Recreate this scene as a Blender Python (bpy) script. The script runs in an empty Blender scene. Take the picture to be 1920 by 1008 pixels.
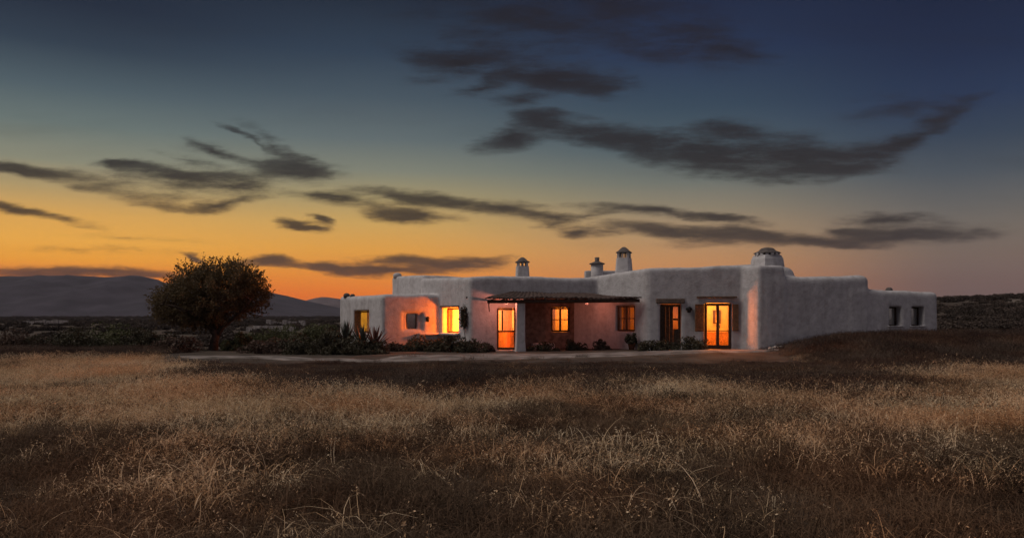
import bpy, math, random
import numpy as np
from mathutils import Vector, Matrix

random.seed(7)
rng = np.random.default_rng(11)
sc = bpy.context.scene
col = sc.collection
R = math.radians

# ------------------------------------------------------------------ camera
F, CX, HY, EYE = 1500.0, 960.0, 592.0, 1.6
cd = bpy.data.cameras.new('camera')
cd.sensor_width = 36.0
cd.lens = 36.0 * F / 1920.0
cd.shift_y = (HY - 504.0) / 1920.0
cd.clip_end = 20000
cam = bpy.data.objects.new('camera', cd)
cam.location = (0, 0, EYE)
cam.rotation_euler = (R(90), 0, 0)
col.objects.link(cam)
sc.camera = cam

sc.view_settings.view_transform = 'Standard'
sc.view_settings.look = 'None'
sc.view_settings.exposure = 0.0
sc.view_settings.gamma = 1.0
sc.cycles.use_denoising = True
sc.cycles.max_bounces = 6
sc.cycles.diffuse_bounces = 3
sc.cycles.transparent_max_bounces = 12
sc.cycles.sample_clamp_indirect = 4.0
sc.cycles.caustics_reflective = False
sc.cycles.caustics_refractive = False


def lin(c):
    return tuple(((v / 255) / 12.92 if v <= 10 else (((v / 255) + .055) / 1.055) ** 2.4) for v in c)


# ------------------------------------------------------------------ world: dusk sky with cloud bands
SUN_DIR = Vector((-0.60, -0.07, 0.80)).normalized()       # afterglow side the light comes from


def build_world():
    w = bpy.data.worlds.new('World')
    sc.world = w
    w.use_nodes = True
    nt = w.node_tree
    N, L = nt.nodes, nt.links
    N.clear()

    def nd(t, **k):
        n = N.new(t)
        for a, b in k.items():
            setattr(n, a, b)
        return n

    def math_(op, a, b=None, clamp=False):
        n = nd('ShaderNodeMath', operation=op)
        n.use_clamp = clamp
        for i, v in enumerate((a, b)):
            if v is None:
                continue
            if isinstance(v, (int, float)):
                n.inputs[i].default_value = v
            else:
                L.new(v, n.inputs[i])
        return n.outputs[0]

    tc = nd('ShaderNodeTexCoord')
    nrm = nd('ShaderNodeVectorMath', operation='NORMALIZE')
    L.new(tc.outputs['Generated'], nrm.inputs[0])
    sep = nd('ShaderNodeSeparateXYZ')
    L.new(nrm.outputs[0], sep.inputs[0])
    x, y, z = sep.outputs
    hyp = math_('SQRT', math_('ADD', math_('MULTIPLY', x, x), math_('MULTIPLY', y, y)))
    t = math_('DIVIDE', z, math_('MAXIMUM', hyp, 1e-4))
    TM = 0.60
    fac = math_('DIVIDE', t, TM, clamp=True)
    az = math_('ARCTAN2', x, y)

    def ramp(px, stops, top):
        n = nd('ShaderNodeValToRGB')
        cr = n.color_ramp
        s = (px - CX) / F
        k = 1 / math.sqrt(1 + s * s)
        pts = [(max(0.0, (HY - py) / F * k / TM), lin(c)) for py, c in stops]
        pts.append((1.0, lin(top)))
        pts.sort()
        cr.elements[0].position = pts[0][0]
        cr.elements[0].color = (*pts[0][1], 1)
        cr.elements[1].position = pts[-1][0]
        cr.elements[1].color = (*pts[-1][1], 1)
        for p, c in pts[1:-1]:
            e = cr.elements.new(p)
            e.color = (*c, 1)
        L.new(fac, n.inputs[0])
        return n.outputs[0]

    left = ramp(120, [(592, (216, 82, 14)), (550, (243, 106, 10)), (515, (249, 138, 20)), (485, (249, 165, 40)),
                      (450, (243, 174, 66)), (400, (222, 168, 84)), (350, (178, 154, 106)), (300, (138, 138, 118)),
                      (230, (104, 117, 114)), (160, (76, 92, 100)), (80, (46, 60, 75)), (0, (30, 41, 58))], (18, 25, 42))
    mid = ramp(700, [(592, (224, 96, 14)), (550, (242, 122, 16)), (510, (240, 147, 38)), (470, (234, 163, 62)),
                     (420, (210, 166, 90)), (370, (168, 151, 106)), (320, (128, 131, 116)), (260, (96, 108, 110)),
                     (180, (69, 84, 95)), (100, (46, 62, 80)), (0, (30, 41, 57))], (18, 25, 42))
    midr = ramp(1300, [(592, (208, 108, 62)), (530, (208, 132, 76)), (490, (202, 143, 88)), (440, (174, 142, 104)),
                       (390, (142, 130, 108)), (340, (110, 115, 108)), (280, (76, 92, 100)), (200, (52, 71, 88)),
                       (100, (35, 51, 80)), (0, (27, 38, 64))], (16, 24, 45))
    right = ramp(1820, [(592, (104, 80, 76)), (530, (112, 88, 81)), (480, (118, 99, 88)), (430, (114, 104, 94)),
                        (380, (98, 97, 95)), (320, (72, 81, 90)), (250, (48, 63, 82)), (180, (34, 51, 80)),
                        (100, (25, 40, 69)), (0, (20, 32, 59))], (14, 22, 42))
    backl = ramp(960, [(592, (118, 108, 110)), (450, (122, 112, 114)), (300, (112, 106, 112)), (100, (88, 88, 104))], (42, 48, 66))
    backr = ramp(960, [(592, (196, 180, 180)), (450, (204, 188, 188)), (300, (186, 176, 182)), (100, (124, 122, 138))], (46, 52, 70))  # unseen rear-right sky, brightened as added fill for the front walls

    def mapr(v, a, b):
        n = nd('ShaderNodeMapRange')
        n.interpolation_type = 'SMOOTHSTEP'
        L.new(v, n.inputs[0])
        n.inputs[1].default_value = a
        n.inputs[2].default_value = b
        return n.outputs[0]

    def mix(f, a, b):
        n = nd('ShaderNodeMix', data_type='RGBA')
        for sck, v in ((n.inputs[0], f), (n.inputs[6], a), (n.inputs[7], b)):
            if isinstance(v, (int, float)):
                sck.default_value = v
            elif isinstance(v, tuple):
                sck.default_value = v
            else:
                L.new(v, sck)
        return n.outputs[2]

    sky = mix(mapr(az, -.50, -.17), left, mid)
    sky = mix(mapr(az, -.19, .25), sky, midr)
    sky = mix(mapr(az, .20, .52), sky, right)
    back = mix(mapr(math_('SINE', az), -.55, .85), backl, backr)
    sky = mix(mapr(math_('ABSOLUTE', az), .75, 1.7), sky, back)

    # clouds live in direction space (tangent coordinates of the western half of the sky)
    yy = math_('MAXIMUM', y, 1e-3)
    cu = math_('DIVIDE', x, yy)
    cv = math_('DIVIDE', z, yy)
    cmb = nd('ShaderNodeCombineXYZ')
    L.new(cu, cmb.inputs[0])
    L.new(cv, cmb.inputs[1])
    base = cmb.outputs[0]

    def noise(scale, stretch, detail, rot=0.0, rough=.55):
        m = nd('ShaderNodeMapping')
        m.inputs['Scale'].default_value = (scale / stretch, scale, 1)
        m.inputs['Rotation'].default_value = (0, 0, rot)
        L.new(base, m.inputs[0])
        n = nd('ShaderNodeTexNoise')
        n.inputs['Scale'].default_value = 1
        n.inputs['Detail'].default_value = detail
        n.inputs['Roughness'].default_value = rough
        L.new(m.outputs[0], n.inputs['Vector'])
        return n

    def warp(vec, nz, amp):
        sb = nd('ShaderNodeVectorMath', operation='SUBTRACT')
        L.new(nz.outputs['Color'], sb.inputs[0])
        sb.inputs[1].default_value = (.5, .5, .5)
        ml = nd('ShaderNodeVectorMath', operation='MULTIPLY')
        L.new(sb.outputs[0], ml.inputs[0])
        ml.inputs[1].default_value = amp
        ad = nd('ShaderNodeVectorMath', operation='ADD')
        L.new(vec, ad.inputs[0])
        L.new(ml.outputs[0], ad.inputs[1])
        return ad.outputs[0]

    wv = warp(base, noise(10, 2.4, 3), (.07, .018, 0))
    wv = warp(wv, noise(28, 3.4, 5, .16, .6), (.10, .024, 0))
    E = [(1010, 40, 270, 80, 0, .62), (1290, 70, 180, 60, 10, .55), (1380, 95, 100, 20, 8, .6), (860, 118, 110, 26, -8, .95),
         (780, 98, 75, 20, 15, .5), (1030, 143, 125, 24, 4, 1.1), (905, 162, 75, 16, -18, .8), (1110, 160, 80, 20, 8, .8),
         (965, 184, 75, 14, -6, .7), (1020, 226, 90, 20, 3, .9), (955, 262, 75, 22, -12, 1.0), (1090, 245, 120, 26, 10, .9),
         (1200, 270, 140, 32, 12, 1.0), (1330, 292, 160, 42, 6, 1.15), (1372, 240, 85, 24, 5, .8), (1480, 292, 140, 44, 2, 1.05),
         (1590, 300, 120, 32, -8, 1.15), (1700, 260, 150, 20, -28, .9), (1700, 195, 150, 28, -8, .4), (1790, 208, 70, 12, -30, .35),
         (55, 318, 120, 13, 6, 1.1), (235, 307, 52, 9, 5, 1.0), (335, 326, 100, 20, 5, 1.25), (430, 345, 95, 19, 8, 1.25),
         (550, 322, 90, 20, 0, 1.15), (520, 275, 70, 20, 38, .8), (575, 300, 50, 16, 40, .6), (440, 300, 130, 22, 15, .42), (400, 285, 90, 9, 18, .65), (470, 262, 70, 7, 25, .6), (350, 300, 70, 6, 12, .5),
         (230, 345, 120, 26, 10, .34), (330, 368, 140, 24, 8, .38), (190, 352, 100, 11, 8, .3), (415, 386, 65, 13, -12, .9), (350, 390, 80, 10, 8, .4),
         (18, 392, 70, 11, 8, 1.0), (100, 408, 100, 9, 12, .45), (610, 372, 75, 13, 3, 1.1), (560, 424, 50, 9, 8, .95), (588, 411, 28, 7, 15, .8),
         (770, 402, 92, 17, 6, 1.2), (740, 364, 110, 12, 6, .7), (830, 375, 110, 13, 8, .9), (935, 388, 110, 17, 6, 1.1), (1040, 408, 55, 10, 5, .8),
         (1035, 420, 50, 8, 0, .7), (1095, 436, 60, 12, 0, .95), (1110, 406, 60, 7, -8, .5), (1220, 395, 130, 11, 3, .95), (1340, 408, 80, 10, 8, .9),
         (1270, 434, 150, 13, 4, .95), (1390, 443, 160, 17, 3, .98), (1520, 452, 130, 9, 3, .8), (1675, 410, 115, 15, 0, 1.2),
         (1585, 432, 70, 11, 3, .9), (1690, 443, 190, 19, -2, 1.05), (830, 496, 125, 15, -2, 1.1), (745, 490, 60, 12, 0, .9),
         (690, 508, 130, 10, 4, .95), (905, 489, 60, 8, -4, .8), (530, 489, 52, 10, 3, 1.0), (490, 492, 40, 6, 0, .6), (620, 503, 60, 6, 4, .7), (120, 507, 260, 12, 1, .95), (260, 512, 150, 8, 3, .6),
         (372, 480, 34, 6, 12, .9), (200, 468, 190, 9, 2, .3), (260, 446, 160, 7, 3, .22), (1290, 459, 60, 6, 0, .35)]
    acc = None
    for (px, py, a, b, ang, wt) in E:
        m = nd('ShaderNodeMapping', vector_type='TEXTURE')
        m.inputs['Location'].default_value = ((px - CX) / F, (HY - py) / F, 0)
        m.inputs['Rotation'].default_value = (0, 0, -R(ang))
        m.inputs['Scale'].default_value = (a * 1.36 / F, b * 1.46 / F, 1)
        L.new(wv, m.inputs[0])
        g = nd('ShaderNodeTexGradient', gradient_type='SPHERICAL')
        L.new(m.outputs[0], g.inputs[0])
        v = math_('MULTIPLY', g.outputs['Fac'], min(wt * (1.45 if b <= 10 else 1.2 if b <= 14 else 1.08), 1.4))
        acc = v if acc is None else math_('SUBTRACT', math_('ADD', acc, v), math_('MULTIPLY', acc, v), clamp=True)
    n2 = noise(48, 4.6, 9, .14, .72)
    er = math_('MULTIPLY', math_('SUBTRACT', n2.outputs['Fac'], .5), 2.1)
    n4 = noise(9, 3.0, 5, .08, .6)
    er = math_('ADD', er, math_('MULTIPLY', math_('SUBTRACT', n4.outputs['Fac'], .5), .9))
    dens = math_('ADD', acc, math_('MULTIPLY', er, mapr(acc, .0, .30)))
    alpha = math_('MULTIPLY', mapr(dens, .02, 1.05), .97)
    # thin streaky veil over the whole west
    n3 = noise(16, 7, 5, .05, .6)
    veil = math_('MULTIPLY', mapr(n3.outputs['Fac'], .5, .78), .16)
    alpha = math_('MAXIMUM', alpha, veil)
    alpha = math_('MULTIPLY', alpha, mapr(y, .02, .25))
    lit = math_('ADD', math_('MULTIPLY', mapr(n2.outputs['Fac'], .40, .75), .15), math_('MULTIPLY', mapr(n4.outputs['Fac'], .42, .75), .06))
    ccol = nd('ShaderNodeMix', data_type='RGBA', blend_type='ADD')
    ccol.inputs[0].default_value = 1
    rim = math_('MULTIPLY', math_('SUBTRACT', 1.0, mapr(dens, .1, .75)), math_('MULTIPLY', math_('SUBTRACT', 1.0, mapr(t, .03, .20)), .32))
    L.new(mix(math_('ADD', math_('ADD', lit, .02), rim), (0, 0, 0, 1), sky), ccol.inputs[6])
    ccol.inputs[7].default_value = (.0105, .0078, .0092, 1)
    sky = mix(alpha, sky, ccol.outputs[2])

    # a faint share of the physical sky, sun just under the horizon
    ns = nd('ShaderNodeTexSky', sky_type='NISHITA')
    ns.sun_disc = False
    ns.sun_elevation = R(1.0)
    ns.sun_rotation = math.atan2(SUN_DIR.x, SUN_DIR.y)
    add = nd('ShaderNodeMix', data_type='RGBA', blend_type='ADD')
    add.inputs[0].default_value = .004
    L.new(sky, add.inputs[6])
    L.new(ns.outputs[0], add.inputs[7])
    bg = nd('ShaderNodeBackground')
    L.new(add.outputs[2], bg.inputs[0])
    bg.inputs[1].default_value = 1.0
    out = nd('ShaderNodeOutputWorld')
    L.new(bg.outputs[0], out.inputs[0])
    w.cycles.sampling_method = 'MANUAL'
    w.cycles.sample_map_resolution = 512


build_world()

sd = bpy.data.lights.new('dusk_glow', 'SUN')
sd.energy = 2.0
sd.angle = R(40)
sd.color = (1.0, .90, .82)
so = bpy.data.objects.new('dusk_glow', sd)
so.rotation_euler = (-SUN_DIR).to_track_quat('-Z', 'Y').to_euler()
col.objects.link(so)


# ------------------------------------------------------------------ helpers
def sstep(a, b, v):
    t = np.clip((np.asarray(v, float) - a) / (b - a), 0, 1)
    return t * t * (3 - 2 * t)


_ph = rng.uniform(0, 6.28, 12)


def wob(x, y, s=1.0):
    x = np.asarray(x, float) * s
    y = np.asarray(y, float) * s
    return (np.sin(.9 * x + .4 * y + _ph[0]) + np.sin(-.55 * x + 1.1 * y + _ph[1]) + .6 * np.sin(1.9 * x - .8 * y + _ph[2])
            + .5 * np.sin(1.1 * x + 2.3 * y + _ph[3])) / 3.1


def T(x, y):
    """terrain height"""
    x = np.asarray(x, float)
    y = np.asarray(y, float)
    z = .045 * wob(x, y, .8) * sstep(3, 12, y)
    z = z + .06 * sstep(26, 33, y)
    z = z + .14 * sstep(1, 8, x) * sstep(26, 32.5, y)
    z = z + .56 * sstep(10.3, 14.6, x) * sstep(24, 31.6, y)
    r = x / np.maximum(y, 1.0)
    hill = sstep(46, 165, y) * (1 - .9 * sstep(200, 420, y)) * sstep(.28, .5, r)
    z = z + hill * (4.1 + 6.5 * np.clip(r - .53, -.2, .5) + .35 * wob(x, y, .12))
    z = z - 1.2 * sstep(90, 500, y) * (1 - sstep(.2, .4, r))
    return z


def ground_pt(px, py):
    """where the sight line through a picture point meets the terrain"""
    s, t = (px - CX) / F, (HY - py) / F
    lo, hi = 3.0, 400.0
    for _ in range(60):
        m = .5 * (lo + hi)
        if EYE + t * m > float(T(s * m, m)):
            lo = m
        else:
            hi = m
    return s * lo, lo


WL = {}


def finish(o, parent, m):
    col.objects.link(o)
    if m is not None:
        o.data.materials.append(m)
    if parent is not None:
        o.parent = parent
    return o


def tag(o, label=None, cat=None, group=None, kind=None):
    for k, v in (('label', label), ('category', cat), ('group', group), ('kind', kind)):
        if v:
            o[k] = v
    return o


def empty(name, loc, label, cat, group=None):
    o = bpy.data.objects.new(name, None)
    o.empty_display_size = .2
    o.location = loc
    col.objects.link(o)
    WL[o] = Vector(loc)
    return tag(o, label, cat, group)


def mesh_np(name, V, faces, m, parent=None, smooth=False, origin=None, quads=True):
    """faces: (n,4) or (n,3) int array. V in world coordinates."""
    V = np.asarray(V, np.float32)
    fa = np.asarray(faces, np.int32)
    if parent is not None:
        org = np.array(WL[parent], np.float32)
    elif origin is not None:
        org = np.array(origin, np.float32)
    else:
        org = np.zeros(3, np.float32)
    me = bpy.data.meshes.new(name)
    me.vertices.add(len(V))
    me.vertices.foreach_set('co', (V - org).ravel())
    k = fa.shape[1]
    me.loops.add(fa.size)
    me.loops.foreach_set('vertex_index', fa.ravel())
    me.polygons.add(len(fa))
    me.polygons.foreach_set('loop_start', np.arange(0, fa.size, k, dtype=np.int32))
    if smooth:
        me.polygons.foreach_set('use_smooth', np.ones(len(fa), bool))
    me.update(calc_edges=True)
    me.validate()
    o = bpy.data.objects.new(name, me)
    WL[o] = Vector(org)
    if parent is None and origin is not None:
        o.location = origin
    return finish(o, parent, m)


class MB:
    def __init__(s):
        s.v = []
        s.f = []

    def quadbox(s, c8):
        b = len(s.v)
        s.v += [tuple(p) for p in c8]
        for q in ((0, 3, 2, 1), (4, 5, 6, 7), (0, 1, 5, 4), (1, 2, 6, 5), (2, 3, 7, 6), (3, 0, 4, 7)):
            s.f.append(tuple(b + i for i in q))

    def box(s, c, sx, sy, sz, w=(1, 0), taper=1.0):
        """c = bottom centre; sx along w, sy across, sz up"""
        wx = Vector((w[0], w[1], 0)).normalized()
        wy = Vector((-wx.y, wx.x, 0))
        c = Vector(c)
        P = []
        for zz, k in ((0, 1), (sz, taper)):
            for a, b in ((-1, -1), (1, -1), (1, 1), (-1, 1)):
                P.append(c + wx * (a * sx / 2 * k) + wy * (b * sy / 2 * k) + Vector((0, 0, zz)))
        s.quadbox(P)

    def tube(s, pts, rad, n=7, cap=True):
        pts = [Vector(p) for p in pts]
        b = len(s.v)
        for i, p in enumerate(pts):
            d = (pts[min(i + 1, len(pts) - 1)] - pts[max(i - 1, 0)]).normalized()
            u = d.cross(Vector((.3, .9, .2))).normalized()
            v = d.cross(u)
            for k in range(n):
                a = 2 * math.pi * k / n
                s.v.append(tuple(p + (u * math.cos(a) + v * math.sin(a)) * rad[i]))
        for i in range(len(pts) - 1):
            for k in range(n):
                s.f.append((b + i * n + k, b + i * n + (k + 1) % n, b + (i + 1) * n + (k + 1) % n, b + (i + 1) * n + k))
        if cap:
            s.f.append(tuple(b + k for k in range(n))[::-1])
            s.f.append(tuple(b + (len(pts) - 1) * n + k for k in range(n)))

    def lathe(s, c, prof, n=24, sq=0.0, rot=0.0):
        """prof: [(r,z)]; sq>0 squares the section"""
        c = Vector(c)
        b = len(s.v)
        for r, z in prof:
            for k in range(n):
                a = 2 * math.pi * (k + .5) / n
                ca, sa = math.cos(a), math.sin(a)
                rr = r
                if sq:
                    rr = r * ((1 - sq) + sq / max(abs(ca), abs(sa)))
                a2 = a + rot
                s.v.append((c.x + rr * math.cos(a2), c.y + rr * math.sin(a2), c.z + z))
        m = len(prof)
        for i in range(m - 1):
            for k in range(n):
                s.f.append((b + i * n + k, b + i * n + (k + 1) % n, b + (i + 1) * n + (k + 1) % n, b + (i + 1) * n + k))
        s.f.append(tuple(b + k for k in range(n))[::-1])
        s.f.append(tuple(b + (m - 1) * n + k for k in range(n)))

    def build(s, name, m, parent=None, smooth=False, bevel=0.0, origin=None):
        me = bpy.data.meshes.new(name)
        org = WL[parent] if parent is not None else (Vector(origin) if origin is not None else Vector((0, 0, 0)))
        me.from_pydata([tuple(Vector(p) - org) for p in s.v], [], s.f)
        if smooth:
            for p in me.polygons:
                p.use_smooth = True
        me.update()
        o = bpy.data.objects.new(name, me)
        WL[o] = Vector(org)
        if parent is None:
            o.location = org
        if bevel:
            bm = o.modifiers.new('bevel', 'BEVEL')
            bm.width = bevel
            bm.segments = 2
        return finish(o, parent, m)


# ------------------------------------------------------------------ materials
def mat(name, c, rough=.85, var=.25, scale=6.0, bump=0.0, bscale=30.0, c2=None, trans=0.0, spec=.25, detail=5, rnd=0.0):
    m = bpy.data.materials.new(name)
    m.use_nodes = True
    nt = m.node_tree
    N, L = nt.nodes, nt.links
    b = N['Principled BSDF']
    b.inputs['Roughness'].default_value = rough
    b.inputs['Specular IOR Level'].default_value = spec
    tc = N.new('ShaderNodeNewGeometry')
    nz = N.new('ShaderNodeTexNoise')
    nz.inputs['Scale'].default_value = scale
    nz.inputs['Detail'].default_value = detail
    L.new(tc.outputs['Position'], nz.inputs['Vector'])
    rp = N.new('ShaderNodeValToRGB')
    rp.color_ramp.elements[0].position = .32
    rp.color_ramp.elements[1].position = .68
    lo = tuple(v * (1 - var) for v in c)
    hi = c2 if c2 else tuple(min(1, v * (1 + var)) for v in c)
    rp.color_ramp.elements[0].color = (*lo, 1)
    rp.color_ramp.elements[1].color = (*hi, 1)
    L.new(nz.outputs['Fac'], rp.inputs[0])
    colout = rp.outputs[0]
    if rnd:
        oi = N.new('ShaderNodeObjectInfo')
        mr = N.new('ShaderNodeMapRange')
        mr.inputs[3].default_value = 1 - rnd
        mr.inputs[4].default_value = 1 + rnd
        L.new(oi.outputs['Random'], mr.inputs[0])
        mx = N.new('ShaderNodeVectorMath')
        mx.operation = 'SCALE'
        L.new(colout, mx.inputs[0])
        L.new(mr.outputs[0], mx.inputs['Scale'])
        colout = mx.outputs[0]
    L.new(colout, b.inputs['Base Color'])
    if bump:
        n2 = N.new('ShaderNodeTexNoise')
        n2.inputs['Scale'].default_value = bscale
        n2.inputs['Detail'].default_value = 6
        L.new(tc.outputs['Position'], n2.inputs['Vector'])
        bp = N.new('ShaderNodeBump')
        bp.inputs['Strength'].default_value = bump
        bp.inputs['Distance'].default_value = .03
        L.new(n2.outputs['Fac'], bp.inputs['Height'])
        L.new(bp.outputs[0], b.inputs['Normal'])
    if trans:
        tr = N.new('ShaderNodeBsdfTranslucent')
        L.new(colout, tr.inputs[0])
        ms = N.new('ShaderNodeMixShader')
        ms.inputs[0].default_value = trans
        L.new(b.outputs[0], ms.inputs[1])
        L.new(tr.outputs[0], ms.inputs[2])
        L.new(ms.outputs[0], N['Material Output'].inputs[0])
    return m


def plaster_mat():
    m = mat('limewash', (.445, .430, .432), .92, .09, 5.0, .55, 15.0, spec=.1)
    nt = m.node_tree
    N, L = nt.nodes, nt.links
    b = N['Principled BSDF']
    src = b.inputs['Base Color'].links[0].from_socket
    g = N.new('ShaderNodeNewGeometry')
    # blotchy repairs and hairline stains
    n = N.new('ShaderNodeTexNoise')
    n.inputs['Scale'].default_value = 4.5
    n.inputs['Detail'].default_value = 8
    n.inputs['Roughness'].default_value = .7
    L.new(g.outputs['Position'], n.inputs['Vector'])
    r = N.new('ShaderNodeValToRGB')
    r.color_ramp.elements[0].position = .30
    r.color_ramp.elements[0].color = (.58, .55, .52, 1)
    r.color_ramp.elements[1].position = .52
    r.color_ramp.elements[1].color = (1, 1, 1, 1)
    L.new(n.outputs['Fac'], r.inputs[0])
    mp = N.new('ShaderNodeMapping')
    mp.inputs['Scale'].default_value = (3.2, 3.2, .35)
    L.new(g.outputs['Position'], mp.inputs[0])
    n2 = N.new('ShaderNodeTexNoise')
    n2.inputs['Scale'].default_value = 1
    n2.inputs['Detail'].default_value = 6
    L.new(mp.outputs[0], n2.inputs['Vector'])
    r2 = N.new('ShaderNodeValToRGB')
    r2.color_ramp.elements[0].position = .34
    r2.color_ramp.elements[0].color = (.72, .70, .68, 1)
    r2.color_ramp.elements[1].position = .55
    r2.color_ramp.elements[1].color = (1, 1, 1, 1)
    L.new(n2.outputs['Fac'], r2.inputs[0])
    a = src
    for q in (r, r2):
        mx = N.new('ShaderNodeMix')
        mx.data_type = 'RGBA'
        mx.blend_type = 'MULTIPLY'
        mx.inputs[0].default_value = .52
        L.new(a, mx.inputs[6])
        L.new(q.outputs[0], mx.inputs[7])
        a = mx.outputs[2]
    L.new(a, b.inputs['Base Color'])
    return m


def glass_mat():
    m = bpy.data.materials.new('window_glass')
    m.use_nodes = True
    nt = m.node_tree
    N, L = nt.nodes, nt.links
    N.remove(N['Principled BSDF'])
    tr = N.new('ShaderNodeBsdfTransparent')
    tr.inputs[0].default_value = (.95, .95, .93, 1)
    gl = N.new('ShaderNodeBsdfGlossy')
    gl.inputs['Roughness'].default_value = .06
    mx = N.new('ShaderNodeMixShader')
    mx.inputs[0].default_value = .06
    L.new(tr.outputs[0], mx.inputs[1])
    L.new(gl.outputs[0], mx.inputs[2])
    L.new(mx.outputs[0], N['Material Output'].inputs[0])
    return m


M = dict(
    plaster=plaster_mat(), glass=glass_mat(),
    render=mat('porch_back_brown', (.15, .105, .085), .95, .35, 5, .7, 14),
    wood=mat('dark_timber', (.055, .032, .02), .7, .4, 14),
    midwood=mat('weathered_timber', (.16, .085, .045), .75, .35, 12),
    lintel=mat('lintel_stone', (.13, .095, .075), .9, .3, 9, .4, 20),
    tile=mat('clay_tile', (.062, .040, .033), .9, .45, 5, .5, 18, rnd=0),
    iron=mat('black_iron', (.02, .018, .018), .5, .2, 20),
    curtain=mat('curtain_cloth', (.62, .50, .40), .9, .12, 8, trans=.45),
    frosted=mat('amber_glass', (.85, .62, .26), .4, .12, 7, trans=.7),
    capstone=mat('chimney_cap_stone', (.10, .085, .08), .9, .3, 8, .5, 20),
    bark=mat('bark', (.055, .038, .028), .95, .4, 10, .6, 25),
    leaf=mat('tree_leaf', (.115, .080, .040), .7, .45, 3.0, trans=.35),
    shrub=mat('shrub_leaf', (.060, .052, .032), .75, .5, 3.0, trans=.2),
    shrubg=mat('green_shrub_leaf', (.085, .085, .040), .75, .45, 2.2, trans=.2),
    shrubb=mat('brown_shrub_leaf', (.095, .062, .046), .8, .45, 3.0, trans=.2),
    agave=mat('agave_leaf', (.060, .062, .045), .55, .4, 4, spec=.4),
    redagave=mat('reddish_agave_leaf', (.13, .05, .035), .6, .3, 4),
    pathm=mat('pale_dirt', (.09, .074, .064), .95, .1, 1.5, .9, 12, c2=(.26, .22, .20), detail=9),
    stone=mat('field_stone', (.30, .27, .25), .9, .35, 5, .6, 14),
    pot=mat('terracotta', (.22, .09, .05), .85, .2, 8),
    bush_bed=mat('scrub_leaf', (.062, .046, .037), .8, .4, .25, trans=.15, rnd=.25),
)


# ------------------------------------------------------------------ the ground
def axis(lim_lo, lim_hi, near_lo, near_hi, step, grow=1.16):
    a = list(np.arange(near_lo, near_hi + 1e-6, step))
    s, v = step, near_hi
    while v < lim_hi:
        s *= grow
        v += s
        a.append(v)
    s, v = step, near_lo
    while v > lim_lo:
        s *= grow
        v -= s
        a.insert(0, v)
    return np.array(a)


def ground_mat():
    m = mat('dry_ground', (.055, .040, .030), .97, .45, .9, .8, 12, detail=9)
    nt = m.node_tree
    N, L = nt.nodes, nt.links
    b = N['Principled BSDF']
    src = b.inputs['Base Color'].links[0].from_socket
    g = N.new('ShaderNodeNewGeometry')
    mp = N.new('ShaderNodeMapping')
    mp.inputs['Scale'].default_value = (.05, .028, 0)
    L.new(g.outputs['Position'], mp.inputs[0])
    n = N.new('ShaderNodeTexNoise')
    n.inputs['Scale'].default_value = 1
    n.inputs['Detail'].default_value = 7
    n.inputs['Roughness'].default_value = .65
    L.new(mp.outputs[0], n.inputs['Vector'])
    r = N.new('ShaderNodeValToRGB')
    r.color_ramp.elements[0].position = .54
    r.color_ramp.elements[0].color = (0, 0, 0, 1)
    r.color_ramp.elements[1].position = .68
    r.color_ramp.elements[1].color = (1, 1, 1, 1)
    L.new(n.outputs['Fac'], r.inputs[0])
    mx = N.new('ShaderNodeMix')
    mx.data_type = 'RGBA'
    L.new(r.outputs[0], mx.inputs[0])
    L.new(src, mx.inputs[6])
    mx.inputs[7].default_value = (.17, .14, .115, 1)
    L.new(mx.outputs[2], b.inputs['Base Color'])
    return m


def build_ground():
    xs = axis(-6000, 6000, -30, 30, .6)
    ys = axis(-400, 9000, -4, 60, .6)
    X, Y = np.meshgrid(xs, ys, indexing='ij')
    Z = T(X, Y)
    V = np.stack([X, Y, Z], -1).reshape(-1, 3)
    nx, ny = len(xs), len(ys)
    i, j = np.meshgrid(np.arange(nx - 1), np.arange(ny - 1), indexing='ij')
    a = (i * ny + j).ravel()
    Fc = np.stack([a, a + ny, a + ny + 1, a + 1], -1)
    o = mesh_np('ground', V, Fc, ground_mat(), smooth=True)
    tag(o, kind='structure')


build_ground()


def strip(name, rows, m, lift, sub=10):
    """rows: (px, y_far, y_near) in order; a sheet draped on the terrain"""
    A, B = [], []
    for px, y0, y1 in rows:
        A.append(ground_pt(px, y0))
        B.append(ground_pt(px, y1))
    A, B = np.array(A), np.array(B)
    tt = np.linspace(0, len(rows) - 1, (len(rows) - 1) * sub + 1)
    idx = np.arange(len(rows))
    ia = np.stack([np.interp(tt, idx, A[:, k]) for k in (0, 1)], -1)
    ib = np.stack([np.interp(tt, idx, B[:, k]) for k in (0, 1)], -1)
    ia[:, 1] += .22 * wob(ia[:, 0], ia[:, 1], 3.1) + .1 * wob(ia[:, 0], ia[:, 1], 9)
    ib[:, 1] += .30 * wob(ib[:, 0], ib[:, 1], 2.3) + .12 * wob(ib[:, 0], ib[:, 1], 8)
    nv = 7
    V = []
    for p, q in zip(ia, ib):
        for k in range(nv):
            u = k / (nv - 1)
            x, y = p[0] * (1 - u) + q[0] * u, p[1] * (1 - u) + q[1] * u
            e = 0.0 if k in (0, nv - 1) else 1.0
            V.append((x, y, float(T(x, y)) + lift + .018 * e - (.05 if e == 0 else 0)))
    Fc = []
    for i in range(len(tt) - 1):
        for k in range(nv - 1):
            a = i * nv + k
            Fc.append((a, a + 1, a + nv + 1, a + nv))
    o = mesh_np(name, V, Fc, m, smooth=True)
    tag(o, kind='structure')


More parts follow.
